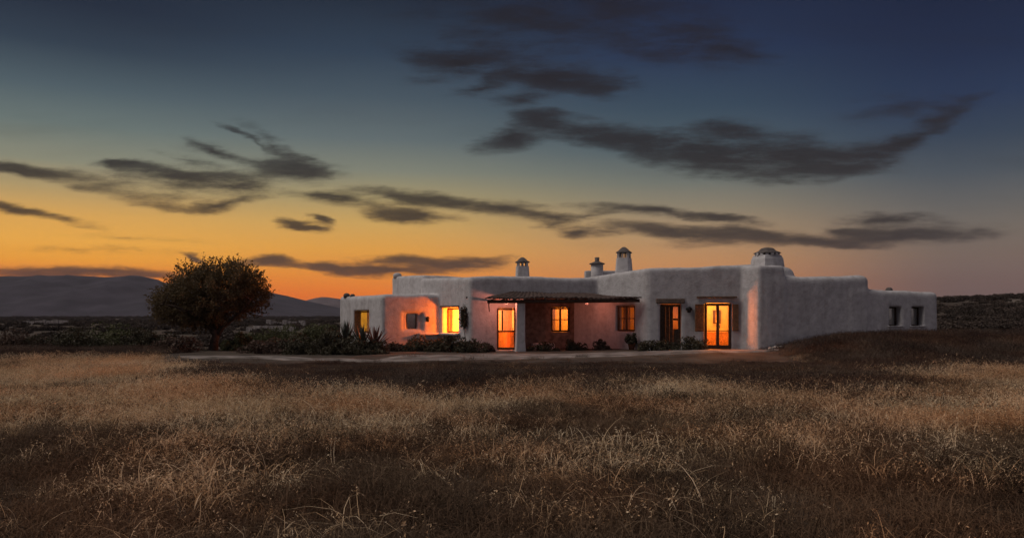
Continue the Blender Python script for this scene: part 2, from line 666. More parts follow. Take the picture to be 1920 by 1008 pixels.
strip('path', [(335, 668.5, 670.5), (420, 668, 671.5), (500, 668, 673), (600, 672, 676), (700, 675, 679), (760, 666, 677), (850, 664.5, 675.5),
               (1000, 663, 672.5), (1100, 662, 670), (1250, 658.5, 665), (1380, 656, 661), (1462, 655, 657.5)], M['pathm'], .03)
strip('track', [(1765, 629.2, 631.5), (1840, 628.6, 631), (1925, 627.6, 630), (2080, 626.6, 629)], M['pathm'], .04)


# ------------------------------------------------------------------ hills
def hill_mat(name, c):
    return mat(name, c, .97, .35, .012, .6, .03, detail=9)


def ridge(name, prof, Y, depth, m, seed, front=.55):
    """a long hill: crest from (px,py) points seen at distance Y, sloping to the plain both ways"""
    p = np.array(prof, float)
    xs = np.linspace(p[0, 0], p[-1, 0], 160)
    hs = (HY - np.interp(xs, p[:, 0], p[:, 1])) / F * Y + EYE
    r = np.random.default_rng(seed)
    k = 42
    us = np.linspace(-1, 1, k)
    ph = r.uniform(0, 6.28, 6)
    V = []
    for x, h in zip(xs, hs):
        X = (x - CX) / F * Y
        for u in us:
            sh = max(0, 1 - abs(u) ** 1.25)
            gul = 1 + .20 * (1 - sh) * (math.sin(X * .011 + 4 * u + ph[0]) + .6 * math.sin(X * .027 - 3 * u + ph[1]))
            nz = (math.sin(X * .06 + ph[2]) * math.sin(u * 19 + ph[3]) + .7 * math.sin(X * .13 + u * 31 + ph[4])) * .025 * h * (0 if abs(u) < .03 else 1)
            V.append((X * (1 + u * depth / Y * .35), Y + u * depth, -4 + (h + 4) * sh * (gul if sh < 1 else 1) + nz))
    Fc = []
    for i in range(len(xs) - 1):
        for j in range(k - 1):
            a = i * k + j
            Fc.append((a, a + k, a + k + 1, a + 1))
    o = mesh_np(name, V, Fc, m, smooth=True)
    tag(o, kind='structure')


ridge('hills', [(-900, 592), (-600, 560), (-300, 530), (-60, 523), (0, 519.5), (50, 517.5), (120, 516), (165, 517), (200, 519), (228, 518),
                (250, 515.5), (268, 517), (300, 527), (345, 537), (400, 542), (450, 543), (505, 547), (545, 556), (585, 566), (637, 577), (720, 588), (800, 593)],
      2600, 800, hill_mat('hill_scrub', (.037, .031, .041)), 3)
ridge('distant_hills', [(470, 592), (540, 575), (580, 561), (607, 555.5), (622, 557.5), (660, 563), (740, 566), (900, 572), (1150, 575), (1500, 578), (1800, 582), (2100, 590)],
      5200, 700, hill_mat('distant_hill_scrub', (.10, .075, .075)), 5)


# ------------------------------------------------------------------ farmhouse plan
def P(px, Y):
    return np.array([(px - CX) / F * Y, Y])


LD = np.array([-.654, .756])            # left-hand faces run back this way
LR = -LD


def along(p, d, px):
    """point on the line p+d*k under picture column px"""
    s = (px - CX) / F
    k = (s * p[1] - p[0]) / (d[0] - s * d[1])
    return p + d * k


def unit(v):
    v = np.asarray(v, float)
    return v / np.linalg.norm(v)


a1 = P(717, 36.5)
a4 = P(842, 37.15)
a2 = along(a1, LD, 637)
b1 = P(882, 35.3)
b2 = P(1150, 36.33)
bL = along(b1, LD, 789)
c1 = P(792, 38.9)
c2 = along(c1, LD, 735)
d1 = P(1215, 34.0)
dB = along(d1, LD, 1060)
d2 = P(1390, 33.8)
p1 = d2 + np.array([.865, -1]) * .65
ED = unit((1, .2126))
EN = np.array([-ED[1], ED[0]])
p2 = along(p1, ED, 1472)
e1 = along(p1, ED, 1631)
w1 = along(p1, ED, 1760)
WALL = {
    'AF': (a1, unit(a4 - a1)), 'AL': (a1, LR), 'BF': (b1, unit(P(1120, 36.2) - b1)), 'BL': (b1, LR),
    'DL': (d1, LR), 'DF': (d1, unit(d2 - d1)), 'PL': (p1, unit(p1 - d2)), 'E': (p1, ED)}
bfw = WALL['BF'][1]
bfn = np.array([bfw[1], -bfw[0]])
WALL['PB'] = (b1 - bfn * 1.45, bfw)     # wall at the back of the porch


def wn(wall):
    w = WALL[wall][1]
    return np.array([w[1], -w[0]])


def hit(px, py, wall, off=0.0):
    p, w = WALL[wall]
    n = wn(wall)
    p = p + n * off
    s, t = (px - CX) / F, (HY - py) / F
    k = p.dot(n) / (s * n[0] + n[1])
    return np.array([s * k, k, EYE + t * k])


def rect(wall, x0, x1, y0, y1):
    """opening in a wall from picture bounds -> centre xy on the plane, width, z0, z1"""
    ym = .5 * (y0 + y1)
    A, B = hit(x0, ym, wall), hit(x1, ym, wall)
    c = .5 * (A + B)
    xm = .5 * (x0 + x1)
    return dict(wall=wall, c=c[:2], wid=float(np.linalg.norm(B[:2] - A[:2])), z0=float(hit(xm, y1, wall)[2]), z1=float(hit(xm, y0, wall)[2]))


OPEN = {
    'a_side': rect('AL', 664, 691, 582.5, 624),
    'a_front': rect('AF', 755, 793, 585, 619),
    'b_side': rect('BL', 829, 859, 576.5, 624.5),
    'b_door': rect('BF', 932.5, 968.5, 577.5, 656),
    'porch_win': rect('PB', 1034, 1069, 576, 622),
    'd_side': rect('DL', 1155, 1189, 572.5, 621),
    'd_door': rect('DF', 1238, 1278, 569.5, 655),
    'glass_door': rect('DF', 1321, 1371, 568, 654.5),
    'e_one': rect('E', 1668, 1690, 575, 611),
    'e_two': rect('E', 1710, 1732, 575, 611),
}


def build_walls(root):
    h = .06
    x0, x1, y0, y1, z0, z1 = -9.3, 19.4, 32.5, 45.2, -.42, 4.2
    xs = np.arange(x0, x1, h, dtype=np.float32)
    ys = np.arange(y0, y1, h, dtype=np.float32)
    zs = np.arange(z0, z1, h, dtype=np.float32)
    X, Y = np.meshgrid(xs, ys, indexing='ij')

    def smin(a, b, k):
        q = np.clip(.5 + .5 * (b - a) / k, 0, 1)
        return b + (a - b) * q - k * q * (1 - q)

    def smax(a, b, k):
        return -smin(-a, -b, k)

    def prism(poly, ztop, kc=.12, kt=.20):
        poly = [np.asarray(p, float) for p in poly]
        ar = sum(poly[i][0] * poly[(i + 1) % len(poly)][1] - poly[(i + 1) % len(poly)][0] * poly[i][1] for i in range(len(poly)))
        if ar < 0:
            poly = poly[::-1]
        d = None
        for i in range(len(poly)):
            p, q = poly[i], poly[(i + 1) % len(poly)]
            e = unit(q - p)
            dd = ((X - p[0]) * e[1] - (Y - p[1]) * e[0]).astype(np.float32)
            d = dd if d is None else smax(d, dd, kc)
        zt = ztop(X, Y) if callable(ztop) else np.full_like(X, ztop)
        top = zs[None, None, :] - zt[:, :, None].astype(np.float32)
        return smax(np.broadcast_to(d[:, :, None], top.shape), top, kt)

    def undul(ax, ay):
        return .03 * np.sin(ax * 1.3 + 1) + .02 * np.sin(ax * 2.9 + ay * 1.7)

    A = prism([a1, a4, P(842, 41), a2 + np.array([0, 1.2]), a2], lambda x, y: 2.575 + undul(x, y))
    D = prism([b1, b2, P(1150, 42.5), P(800, 42.5), bL], lambda x, y: 3.365 - .006 * (x + 1.8) + .6 * undul(x, y))
    d = smin(A, D, .07)
    del A
    C = prism([c1, P(884, 39.6), P(884, 44.5), c2 + np.array([0, 2.2]), c2], lambda x, y: 3.60 - .03 * (x + 5) + .4 * undul(x, y))
    d = smin(d, C, .05)
    del C

    def carve(d, c, w, half, zlo, zhi, din, dout, k=.06):
        """oriented box: along w +-half, from dout in front to din behind the plane through c"""
        w = np.asarray(w)
        n = np.array([w[1], -w[0]])
        cc = c + n * (dout - din) / 2
        hd = (dout + din) / 2
        ext = half + hd + .5
        ia, ib = np.searchsorted(xs, [cc[0] - ext, cc[0] + ext])
        ja, jb = np.searchsorted(ys, [cc[1] - ext, cc[1] + ext])
        xx, yy2 = X[ia:ib, ja:jb], Y[ia:ib, ja:jb]
        du = np.abs((xx - cc[0]) * w[0] + (yy2 - cc[1]) * w[1]) - half
        dv = np.abs((xx - cc[0]) * n[0] + (yy2 - cc[1]) * n[1]) - hd
        d2 = smax(du, dv, k)[:, :, None]
        dz = np.abs(zs - (zlo + zhi) / 2) - (zhi - zlo) / 2
        bx = smax(np.broadcast_to(d2, d2.shape[:2] + (len(zs),)), np.broadcast_to(dz[None, None, :], d2.shape[:2] + (len(zs),)), k)
        d[ia:ib, ja:jb, :] = smax(d[ia:ib, ja:jb, :], -bx.astype(np.float32), k)
        return d

    # the porch recess in the main block
    q0, q1 = along(b1, bfw, 984), along(b1, bfw, 1150)
    d = carve(d, .5 * (q0 + q1), bfw, float(np.linalg.norm(q1 - q0)) / 2, -1, 2.5, 1.45, .6, .08)
    Dm = prism([d1, d2, d2 + np.array([.6, 0]), P(1420, 42.5), dB + np.array([0, 2.0]), dB],
               lambda x, y: 3.64 + .031 * (x - 5.78) - .062 * (y - 34) + .4 * undul(x, y))
    d = smin(d, Dm, .05)
    del Dm
    back = -EN
    Pm = prism([p1, p2, p2 + EN * 2.4, d2 + np.array([-.55, 2.4]), d2 + np.array([-.02, .02])], 3.71, .10, .18)
    d = smin(d, Pm, .08)
    s1, s2 = along(p1, ED, 1455), along(p1, ED, 1505)
    Sm = prism([s1 + EN * .35, s2 + EN * .35, s2 + EN * 1.9, s1 + EN * 1.9], 3.70, .5, .4)
    d = smin(d, Sm, .1)
    Em = prism([p1 + ED * .2, e1, e1 + EN * 6, p1 + ED * .2 + EN * 6], lambda x, y: 3.262 + .02 * (x - 12) + .5 * undul(x, y), .25, .3)
    d = smin(d, Em, .12)
    Wm = prism([e1 - ED * 1.0, w1, w1 + EN * 5, e1 - ED + EN * 5], lambda x, y: 2.72 - .022 * (x - 16) + .5 * undul(x, y), .22, .24)
    d = smin(d, Wm, .12)
    del Pm, Sm, Em, Wm
    # uneven hand-trowelled surface
    Z = zs[None, None, :]
    X3, Y3 = X[:, :, None], Y[:, :, None]
    d = d + (.010 * np.sin(X3 * .9 + Y3 * .7 + 2) * np.sin(Z * 1.6 + X3 * .3) + .005 * np.sin(X3 * 4.3 - Y3 * 3.1 + 1) * np.sin(Z * 4.9 + Y3 * 2.2)
             + .003 * np.sin(X3 * 9.7 + Y3 * 7.9) * np.sin(Z * 10.3 + 2)).astype(np.float32)
    # openings, then the rooms behind them
    for k, o in OPEN.items():
        din = {'e_one': .42, 'e_two': .42, 'a_front': .10, 'glass_door': .30, 'b_side': .45}.get(k, .6)
        kk = .11 if k == 'a_front' else .05
        d = carve(d, o['c'], WALL[o['wall']][1], o['wid'] / 2, o['z0'], o['z1'], din, .4, kk)
        if k == 'a_front':
            d = carve(d, o['c'] - WALL['AF'][1] * .05, WALL['AF'][1], .24, o['z0'] + .07, o['z1'] - .05, .36, .4, .06)
    rooms = [('a_side', 1.0, 0.1, 2.2, .5, 1.9, .1), ('b_side', .9, .2, 2.6, .40, 2.3, .5), ('b_door', .95, .0, 2.5, .5, 2.4, -.55),
             ('porch_win', 1.3, .1, 2.4, .45, 2.4, .3), ('d_side', .9, .1, 2.5, .5, 2.3, .2), ('d_door', .8, .05, 2.5, .5, 2.2, -.1),
             ('glass_door', 1.1, .05, 2.6, .24, 3.0, -.1)]
    for k, half, zl, zh, da, db, sh in rooms:
        o = OPEN[k]
        w, n = WALL[o['wall']][1], wn(o['wall'])
        d = carve(d, o['c'] - n * (da + db) / 2 + w * sh, w, half, zl, zh, (db - da) / 2, (db - da) / 2, .08)

    # surface nets
    s = d < 0
    nx, ny, nz = d.shape
    cnt = np.zeros((nx - 1, ny - 1, nz - 1), np.int8)
    for a in (0, 1):
        for b in (0, 1):
            for c in (0, 1):
                cnt += s[a:nx - 1 + a, b:ny - 1 + b, c:nz - 1 + c]
    act = (cnt > 0) & (cnt < 8)
    I, J, K = np.nonzero(act)
    vid = np.full(act.shape, -1, np.int32)
    vid[I, J, K] = np.arange(len(I))
    cor = [(a, b, c) for a in (0, 1) for b in (0, 1) for c in (0, 1)]
    val = {q: d[I + q[0], J + q[1], K + q[2]] for q in cor}
    sm = np.zeros((len(I), 3))
    ct = np.zeros(len(I))
    for q in cor:
        for ax in range(3):
            if q[ax] == 0:
                r = list(q)
                r[ax] = 1
                r = tuple(r)
                va, vb = val[q], val[r]
                x = (va < 0) != (vb < 0)
                t = np.where(x, va / np.where(x, va - vb, 1), 0)
                pt = np.tile(np.array(q, float), (len(I), 1))
                pt[:, ax] = t
                sm += pt * x[:, None]
                ct += x
    V = sm / ct[:, None] + np.stack([I, J, K], -1)
    V = V * h + np.array([x0, y0, z0])
    Q = []
    for ax in range(3):
        sl0, sl1 = [slice(None)] * 3, [slice(None)] * 3
        sl0[ax], sl1[ax] = slice(0, -1), slice(1, None)
        ch = s[tuple(sl0)] != s[tuple(sl1)]
        i, j, k = np.nonzero(ch)
        b, c = [(1, 2), (2, 0), (0, 1)][ax]
        idx = np.stack([i, j, k], -1)
        ok = (idx[:, b] > 0) & (idx[:, c] > 0) & (idx[:, b] < np.array(act.shape)[b]) & (idx[:, c] < np.array(act.shape)[c])
        idx = idx[ok]
        inside_first = s[idx[:, 0], idx[:, 1], idx[:, 2]]
        ring = []
        for ob, oc in ((-1, -1), (0, -1), (0, 0), (-1, 0)):
            z = idx.copy()
            z[:, b] += ob
            z[:, c] += oc
            ring.append(vid[z[:, 0], z[:, 1], z[:, 2]])
        q = np.stack(ring, -1)
        q[~inside_first] = q[~inside_first][:, ::-1]
        Q.append(q)
    Q = np.concatenate(Q)
    Q = Q[(Q >= 0).all(1)]
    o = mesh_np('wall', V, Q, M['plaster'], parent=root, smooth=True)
    # faces at the back of the porch take a darker brown colour
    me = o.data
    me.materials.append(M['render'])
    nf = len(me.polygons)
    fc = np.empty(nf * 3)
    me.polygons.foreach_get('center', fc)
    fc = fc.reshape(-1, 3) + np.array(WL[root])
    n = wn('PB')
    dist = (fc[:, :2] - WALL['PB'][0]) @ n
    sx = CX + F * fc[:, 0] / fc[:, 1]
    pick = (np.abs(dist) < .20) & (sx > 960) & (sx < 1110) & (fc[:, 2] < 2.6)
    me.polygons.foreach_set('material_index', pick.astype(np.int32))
    return o


house = empty('farmhouse', (0, 36, 0), 'low whitewashed flat-roofed farmhouse with lit orange windows and four chimneys', 'farmhouse')
build_walls(house)


def frame_box(mb, wall, o, off, u0, u1, z0, z1, th):
    """a bar in a wall's own axes: u along the wall from the opening's centre, off in front (+) of the plane"""
    w, n = WALL[wall][1], wn(wall)
    c = o['c'] + w * (u0 + u1) / 2 + n * off
    mb.box((c[0], c[1], z0), abs(u1 - u0), th, z1 - z0, w)


def window(key, depth=.25, bar=.07, panes=2, transom=None, m='wood', name='window', bottom=None, shift=0.0, wid=None, label=None, top=.0, glass='glass'):
    o = dict(OPEN[key])
    wl = o['wall']
    w = (wid or o['wid']) - .01
    o['c'] = o['c'] + WALL[wl][1] * shift
    z0, z1 = o['z0'] + .01, o['z1'] - .01 - top
    mb = MB()
    th = .07
    frame_box(mb, wl, o, -depth, -w / 2, -w / 2 + bar, z0, z1, th)
    frame_box(mb, wl, o, -depth, w / 2 - bar, w / 2, z0, z1, th)
    frame_box(mb, wl, o, -depth, -w / 2 + bar, w / 2 - bar, z1 - bar, z1, th * .96)
    bt = bottom or bar
    frame_box(mb, wl, o, -depth, -w / 2 + bar, w / 2 - bar, z0, z0 + bt, th * .96)
    for i in range(1, panes):
        u = -w / 2 + w * i / panes
        frame_box(mb, wl, o, -depth, u - bar * .6, u + bar * .6, z0 + bt, z1 - bar, th * .92)
    if transom:
        for tz in transom:
            zz = z0 + (z1 - z0) * tz
            frame_box(mb, wl, o, -depth, -w / 2 + bar, w / 2 - bar, zz - .018, zz + .018, th * .7)
    fr = mb.build(name, M[m], house, bevel=.006)
    g = MB()
    frame_box(g, wl, o, -depth, -w / 2 + bar, w / 2 - bar, z0 + bt, z1 - bar, .012)
    g.build('pane', M[glass], fr)
    if label:
        fr['label'] = label
    return fr


def handle(parent, key, u, z, depth):
    o = OPEN[key]
    mb = MB()
    frame_box(mb, o['wall'], o, -depth + .07, u - .012, u + .012, z - .07, z + .07, .03)
    mb.build('handle', M['iron'], parent)


window('a_side', .30, .06, 1, None, 'midwood')
window('a_front', .26, .05, 1, None, 'wood', label='unlit window', shift=-.05, wid=.50)
window('b_side', .34, .075, 1, None, 'midwood')
window('porch_win', .14, .075, 2, [.5], 'wood')
window('d_side', .12, .07, 2, [.5], 'wood')
window('e_one', .34, .05, 1, None, 'wood', label='small dark window')
window('e_two', .34, .05, 1, None, 'wood', label='small dark window')

# glazed door beside the porch pillar
fr = window('b_door', .20, .075, 1, None, 'wood', name='door', bottom=.10, label='glazed door with amber lower panel')
o = OPEN['b_door']
mb = MB()
frame_box(mb, 'BF', o, -.20, -o['wid'] / 2 + .08, o['wid'] / 2 - .08, .88, .95, .06)
frame_box(mb, 'BF', o, -.20, -o['wid'] / 2 + .22, -o['wid'] / 2 + .29, .96, o['z1'] - .1, .05)
mb.build('rail', M['wood'], fr)
mb = MB()
frame_box(mb, 'BF', o, -.235, -o['wid'] / 2 + .08, o['wid'] / 2 - .08, .2, .88, .02)
mb.build('panel', M['frosted'], fr)
handle(fr, 'b_door', .28, 1.0, .2)

# dark timber door
o = OPEN['d_door']
mb = MB()
zt, zb, hw = o['z1'] - .02, o['z0'] + .02, o['wid'] / 2 - .02
frame_box(mb, 'DF', o, -.24, -hw, -hw + .09, zb, zt, .08)
frame_box(mb, 'DF', o, -.24, hw - .09, hw, zb, zt, .08)
frame_box(mb, 'DF', o, -.24, -hw + .09, hw - .09, zt - .1, zt, .078)
for i in range(3):
    u0 = -hw + .09 + i * .155
    frame_box(mb, 'DF', o, -.25, u0 + .004, u0 + .15, zb, zt - .1, .045)
frame_box(mb, 'DF', o, -.25, -hw + .56, hw - .09, zb, zb + .85, .045)
frame_box(mb, 'DF', o, -.25, -hw + .56, hw - .09, zb + 1.22, zb + 1.30, .045)
fr = mb.build('door', M['wood'], house, bevel=.005)
fr['label'] = 'dark plank door'
mb = MB()
frame_box(mb, 'DF', o, -.25, -hw + .56, hw - .09, zb + .85, zt - .1, .01)
mb.build('pane', M['glass'], fr)
handle(fr, 'd_door', -.25, 1.05, .25)

# glazed double door
fr = window('glass_door', .06, .105, 2, [.40], 'wood', name='door', bottom=.17, label='glazed double door')
handle(fr, 'glass_door', .09, 1.15, .12)


def slab(key, x0, x1, y0, y1, wall, m, proud=.10, name='lintel'):
    o = rect(wall, x0, x1, y0, y1)
    mb = MB()
    frame_box(mb, wall, o, proud / 2 - .08, -o['wid'] / 2, o['wid'] / 2, o['z0'], o['z1'], proud + .16)
    return mb.build(name, M[m], house, bevel=.02)


slab('d_door', 1230, 1283.5, 559.5, 568, 'DF', 'lintel', .10)
slab('glass_door', 1306, 1381, 555, 558, 'DF', 'lintel', .16)
slab('b_side', 826, 861, 572.5, 576, 'BL', 'lintel', .05)
slab('a_side', 671, 692, 580, 582.4, 'AL', 'lintel', .05)
# window sill running round the corner of the low wing
for wall, x0, x1 in (('AF', 786, 828), ('BL', 829, 863)):
    o = rect(wall, x0, x1, 624, 627.5)
    mb = MB()
    frame_box(mb, wall, o, .03, -o['wid'] / 2, o['wid'] / 2, o['z0'], o['z1'], .34)
    mb.build('sill', M['plaster'], house, bevel=.02)
for key, x0, x1 in (('e_one', 1664, 1694), ('e_two', 1706, 1736)):
    o = rect('E', x0, x1, 610.5, 612)
    mb = MB()
    frame_box(mb, 'E', o, .0, -o['wid'] / 2, o['wid'] / 2, o['z0'], o['z1'], .16)
    mb.build('sill', M['plaster'], house, bevel=.01)


def shutter(wall, key, hinge_px, y0, y1, ang, wdt, side):
    """a louvred leaf swung open from the jamb"""
    top, bot = hit(hinge_px, y0, wall, .02), hit(hinge_px, y1, wall, .02)
    w, n = WALL[wall][1], wn(wall)
    dirn = w * side * math.cos(ang) + n * math.sin(ang)
    mb = MB()
    c = top[:2] + dirn * wdt / 2
    z0, z1 = bot[2], top[2]
    mb.box((c[0], c[1], z0), wdt, .035, z1 - z0, dirn)
    for k in range(9):
        zz = z0 + .06 + (z1 - z0 - .12) * k / 8
        mb.box((c[0], c[1], zz - .012), wdt - .07, .055, .024, dirn)
    s = mb.build('shutter', M['midwood'], house, bevel=.004)
    return s


shutter('DF', 'glass_door', 1320, 570, 621, R(24), .44, -1)
shutter('DF', 'glass_door', 1373, 570, 620, R(3), .26, 1)
shutter('AL', 'a_side', 664.5, 583, 622, R(-62), .30, 1)


# porch: roof of clay tiles leaning on the wall, beams, pillar, iron bracket
def porch():
    n, w = wn('BF'), bfw
    L0 = hit(946, 549, 'BF', .0)
    zb = hit(1050, 546.5, 'BF')[2] - .11
    back0 = along(b1, w, 942)
    back1 = along(b1, w, 1128)
    f0 = hit(909, 561.5, 'BF', 1.35)
    f1 = hit(1203, 559.5, 'BF', 2.45)
    zf = .5 * (hit(909, 561.5, 'BF', 1.35)[2] + f1[2])
    zf0 = f0[2]
    NU, NV = 330, 10
    V, Fc = [], []

    def pt(u, v, lift):
        a = back0 * (1 - u) + back1 * u
        b = f0[:2] * (1 - u) + f1[:2] * u
        x = a * (1 - v) + b * v
        za = zb - .10 * max(0, .10 - u) / .10 - .13 * max(0, u - .82) / .18
        z = za * (1 - v) + (f0[2] * (1 - u) + f1[2] * u) * v
        # rows of half-round tiles with stepped courses
        ln = float(np.linalg.norm(b - f0[:2]))
        ph = ln / .21 * 2 * math.pi
        course = (v * 4.0) % 1.0
        jit = .018 * math.sin(int(ln / .21) * 12.9 + int(v * 4) * 7.1)
        z += .036 * abs(math.sin(ph / 2)) + .018 * course + jit + .025 * math.sin(u * 5.1 + .6) * (1 - .4 * v) + .015 * math.sin(u * 23)
        return (x[0], x[1], z + lift)

    for lift in (.05, 0.0):
        for i in range(NU + 1):
            for j in range(NV + 1):
                V.append(pt(i / NU, j / NV, lift))
    m = (NU + 1) * (NV + 1)
    for i in range(NU):
        for j in range(NV):
            a = i * (NV + 1) + j
            Fc.append((a, a + 1, a + NV + 2, a + NV + 1))
            Fc.append((m + a, m + a + NV + 1, m + a + NV + 2, m + a + 1))
    for i in range(NU):
        for j in (0, NV):
            a = i * (NV + 1) + j
            q = (a, a + NV + 1, m + a + NV + 1, m + a)
            Fc.append(q if j == NV else q[::-1])
    for j in range(NV):
        for i in (0, NU):
            a = i * (NV + 1) + j
            q = (a, a + 1, m + a + 1, m + a)
            Fc.append(q if i == 0 else q[::-1])
    roof = mesh_np('porch_roof', V, Fc, M['tile'], parent=house)
    # timber: front beam and rafters
    mb = MB()
    fa = f0[:2] + w * .12 - n * .12
    fb = f1[:2] - w * .05 - n * .12
    c = (fa + fb) / 2
    mb.tube([(fa[0], fa[1], f0[2] - .08), (c[0], c[1], zf - .09), (fb[0], fb[1], f1[2] - .08)], [.075, .08, .075], 8)
    mb.build('beam', M['wood'], roof, bevel=.01)
    for k in range(14):
        u = (k + .5) / 14
        a = back0 * (1 - u) + back1 * u - n * .02
        b = f0[:2] * (1 - u) + f1[:2] * u + n * .03
        za, zc = zb - .14, f0[2] * (1 - u) + f1[2] * u - .05
        mb = MB()
        mb.tube([(a[0], a[1], za), (b[0], b[1], zc + .03)], [.04, .035], 7)
        mb.build('rafter', M['wood'], roof, smooth=True)
    # whitewashed pillar
    pc = along(b1 + n * 1.2, w, 975.5)
    mb = MB()
    zg = float(T(pc[0], pc[1]))
    seg = [(0, .43), (.5, .40), (1.2, .375), (1.9, .36), (zf - .12 - zg, .37)]
    b = 0
    for i, (z, s_) in enumerate(seg):
        for sx, sy in ((-1, -1), (1, -1), (1, 1), (-1, 1)):
            q = pc + w * sx * s_ / 2 - n * sy * s_ / 2
            mb.v.append((q[0] + .012 * math.sin(z * 7 + sx), q[1], zg - .1 * (i == 0) + z))
    for i in range(len(seg) - 1):
        for k in range(4):
            mb.f.append((4 * i + k, 4 * i + (k + 1) % 4, 4 * i + 4 + (k + 1) % 4, 4 * i + 4 + k))
    mb.f.append((0, 3, 2, 1))
    e = 4 * (len(seg) - 1)
    mb.f.append((e, e + 1, e + 2, e + 3))
    mb.build('pillar', M['plaster'], house, bevel=.04)
    # bracket under the left end
    mb = MB()
    mb.tube([hit(917, 562, 'BF', 1.25), hit(916.5, 572, 'BF', 1.25), hit(917.5, 584, 'BF', 1.24)], [.035, .028, .02], 6)
    mb.tube([hit(917, 563, 'BF', 1.3), hit(917, 563, 'BF', -.05)], [.04, .04], 6)
    mb.build('bracket', M['wood'], house, smooth=True)


porch()


# chimneys
def chimney(px, Y, ybase, ybody, wb, wt, yeave, yapex, weave, holes=3, style='hat', wl=None, rot=.3):
    sc_ = Y / F
    X = (px - CX) * sc_
    if style == 'dome':
        wb, wt, weave, wl = wb * .85, wt * .85, weave * .85, wl * .85
    z = lambda py: EYE + (HY - py) * sc_
    zb, z1, z2, z3 = z(ybase) - .25, z(ybody), z(yeave), z(yapex)
    ct = (X, Y, 0)
    mb = MB()
    k = 1.12
    rb, rt = wb * sc_ / 2 / k, wt * sc_ / 2 / k
    rl = (wl or wt * .86) * sc_ / 2 / k
    if style == 'hat':
        mb.lathe(ct, [(rb * 1.03, zb), (rb, zb + .25), (rt * 1.02, z1 - .04), (rt, z1), (rt * .8, z1 + .01)], 24, .72, rot)
        hp = max(z2 - z1, .08)
        for i in range(4):
            for q in (0, 1):
                a = math.pi / 2 * i + (0 if q else math.pi / 4) + rot
                rr = rl * (1.0 if q else 1.22)
                if q and holes < 3:
                    continue
                mb.box((X + rr * .84 * math.cos(a), Y + rr * .84 * math.sin(a), z1 - .01), rl * (.20 if q else .36), rl * (.20 if q else .36), hp + .03,
                       (math.cos(a), math.sin(a)) if q else (math.cos(rot), math.sin(rot)))
        ch = mb.build('chimney', M['plaster'], house, smooth=False)
        cp = MB()
        re = weave * sc_ / 2 / k
        H = z3 - z2
        cp.lathe(ct, [(re * .9, z2 - .015), (re, z2), (re * .98, z2 + .03), (re * .72, z2 + H * .32), (re * .48, z2 + H * .66), (re * .24, z2 + H * .92), (re * .08, z3)], 24, .5, rot)
        cp.build('cap', M['capstone'], ch, smooth=True)
    elif style == 'pot':
        mb.lathe(ct, [(rb, zb), (rb, zb + .2), (rt, z1)], 20, .2, rot)
        ch = mb.build('chimney', M['plaster'], house, smooth=True)
        cp = MB()
        re = weave * sc_ / 2
        H = z3 - z1
        cp.lathe(ct, [(re * .8, z1 - .01), (re, z1), (re, z1 + .05), (re * .7, z1 + H * .25), (re * .33, z1 + H * .42), (re * .28, z1 + H * .5), (re * .30, z3), (re * .2, z3 + .005)], 20, .1)
        cp.build('cap', M['capstone'], ch, smooth=True)
    else:
        mb.lathe(ct, [(rb * 1.06, zb), (rb * 1.03, zb + .25), (rb * .97, z(486)), (rt, z1), (rt * .7, z1 + .01)], 28, .55, rot)
        hp = max(z2 - z1, .08)
        for i in range(14):
            a = 2 * math.pi * i / 14 + rot
            mb.box((X + rl * math.cos(a), Y + rl * math.sin(a), z1 - .01), .13, rl * .27, hp + .03, (math.cos(a), math.sin(a)))
        ch = mb.build('chimney', M['plaster'], house)
        cp = MB()
        re = weave * sc_ / 2 / k
        H = z3 - z2
        cp.lathe(ct, [(re * .93, z2 - .015), (re, z2), (re * .98, z2 + .03), (re * .80, z2 + H * .28), (re * .64, z2 + H * .42), (re * .56, z2 + H * .62), (re * .44, z2 + H * .86), (re * .25, z3 - .01), (re * .08, z3)], 28, .25, rot)
        cp.build('cap', M['capstone'], ch, smooth=True)
    return ch


chimney(979.5, 37.6, 518, 499, 29, 26, 492, 482, 31, 3, 'hat', 24, .1)['label'] = 'tapered chimney with tent-shaped cap'
chimney(1170, 36.4, 509, 484, 34, 29, 474, 462.8, 33, 3, 'hat', 27, -.35)['label'] = 'tallest tapered chimney'
chimney(1119.5, 39.5, 514, 495.5, 25, 25, 494, 482.5, 29, 0, 'pot')['label'] = 'round chimney with a small pot'
chimney(1438.5, 34.6, 498, 478.8, 64, 54, 475, 463.8, 60, 3, 'dome', 52, .35)['label'] = 'broad domed chimney'


def lump(px, py, Y, rx, rz, m, name, parent=house, ry=None):
    sc_ = Y / F
    X, Z = (px - CX) * sc_, EYE + (HY - py) * sc_
    mb = MB()
    mb.lathe((X, Y, Z - rz), [(rx * .9, -.06), (rx, rz * .4), (rx * .97, rz), (rx * .75, rz * 1.6), (rx * .4, rz * 1.92), (.01, rz * 2)], 12, .3, .3)
    return mb.build(name, M[m], parent, smooth=True)


lump(745, 515, 40.9, .22, .11, 'plaster', 'roof_knob')
lump(650, 552.5, 39.2, .16, .09, 'capstone', 'roof_stone')
lump(661, 553, 38.9, .12, .06, 'capstone', 'roof_stone')
lump(1667, 542.5, 36, .14, .10, 'capstone', 'roof_vent')
# parapet behind the big chimneys
mb = MB()
q = P(1150, 40.2)
mb.box((q[0], q[1], 3.0), 2.9, .35, EYE + (HY - 507.5) / F * 40.2 - 3.0, (1, .05))
mb.build('parapet', M['plaster'], house, bevel=.06)


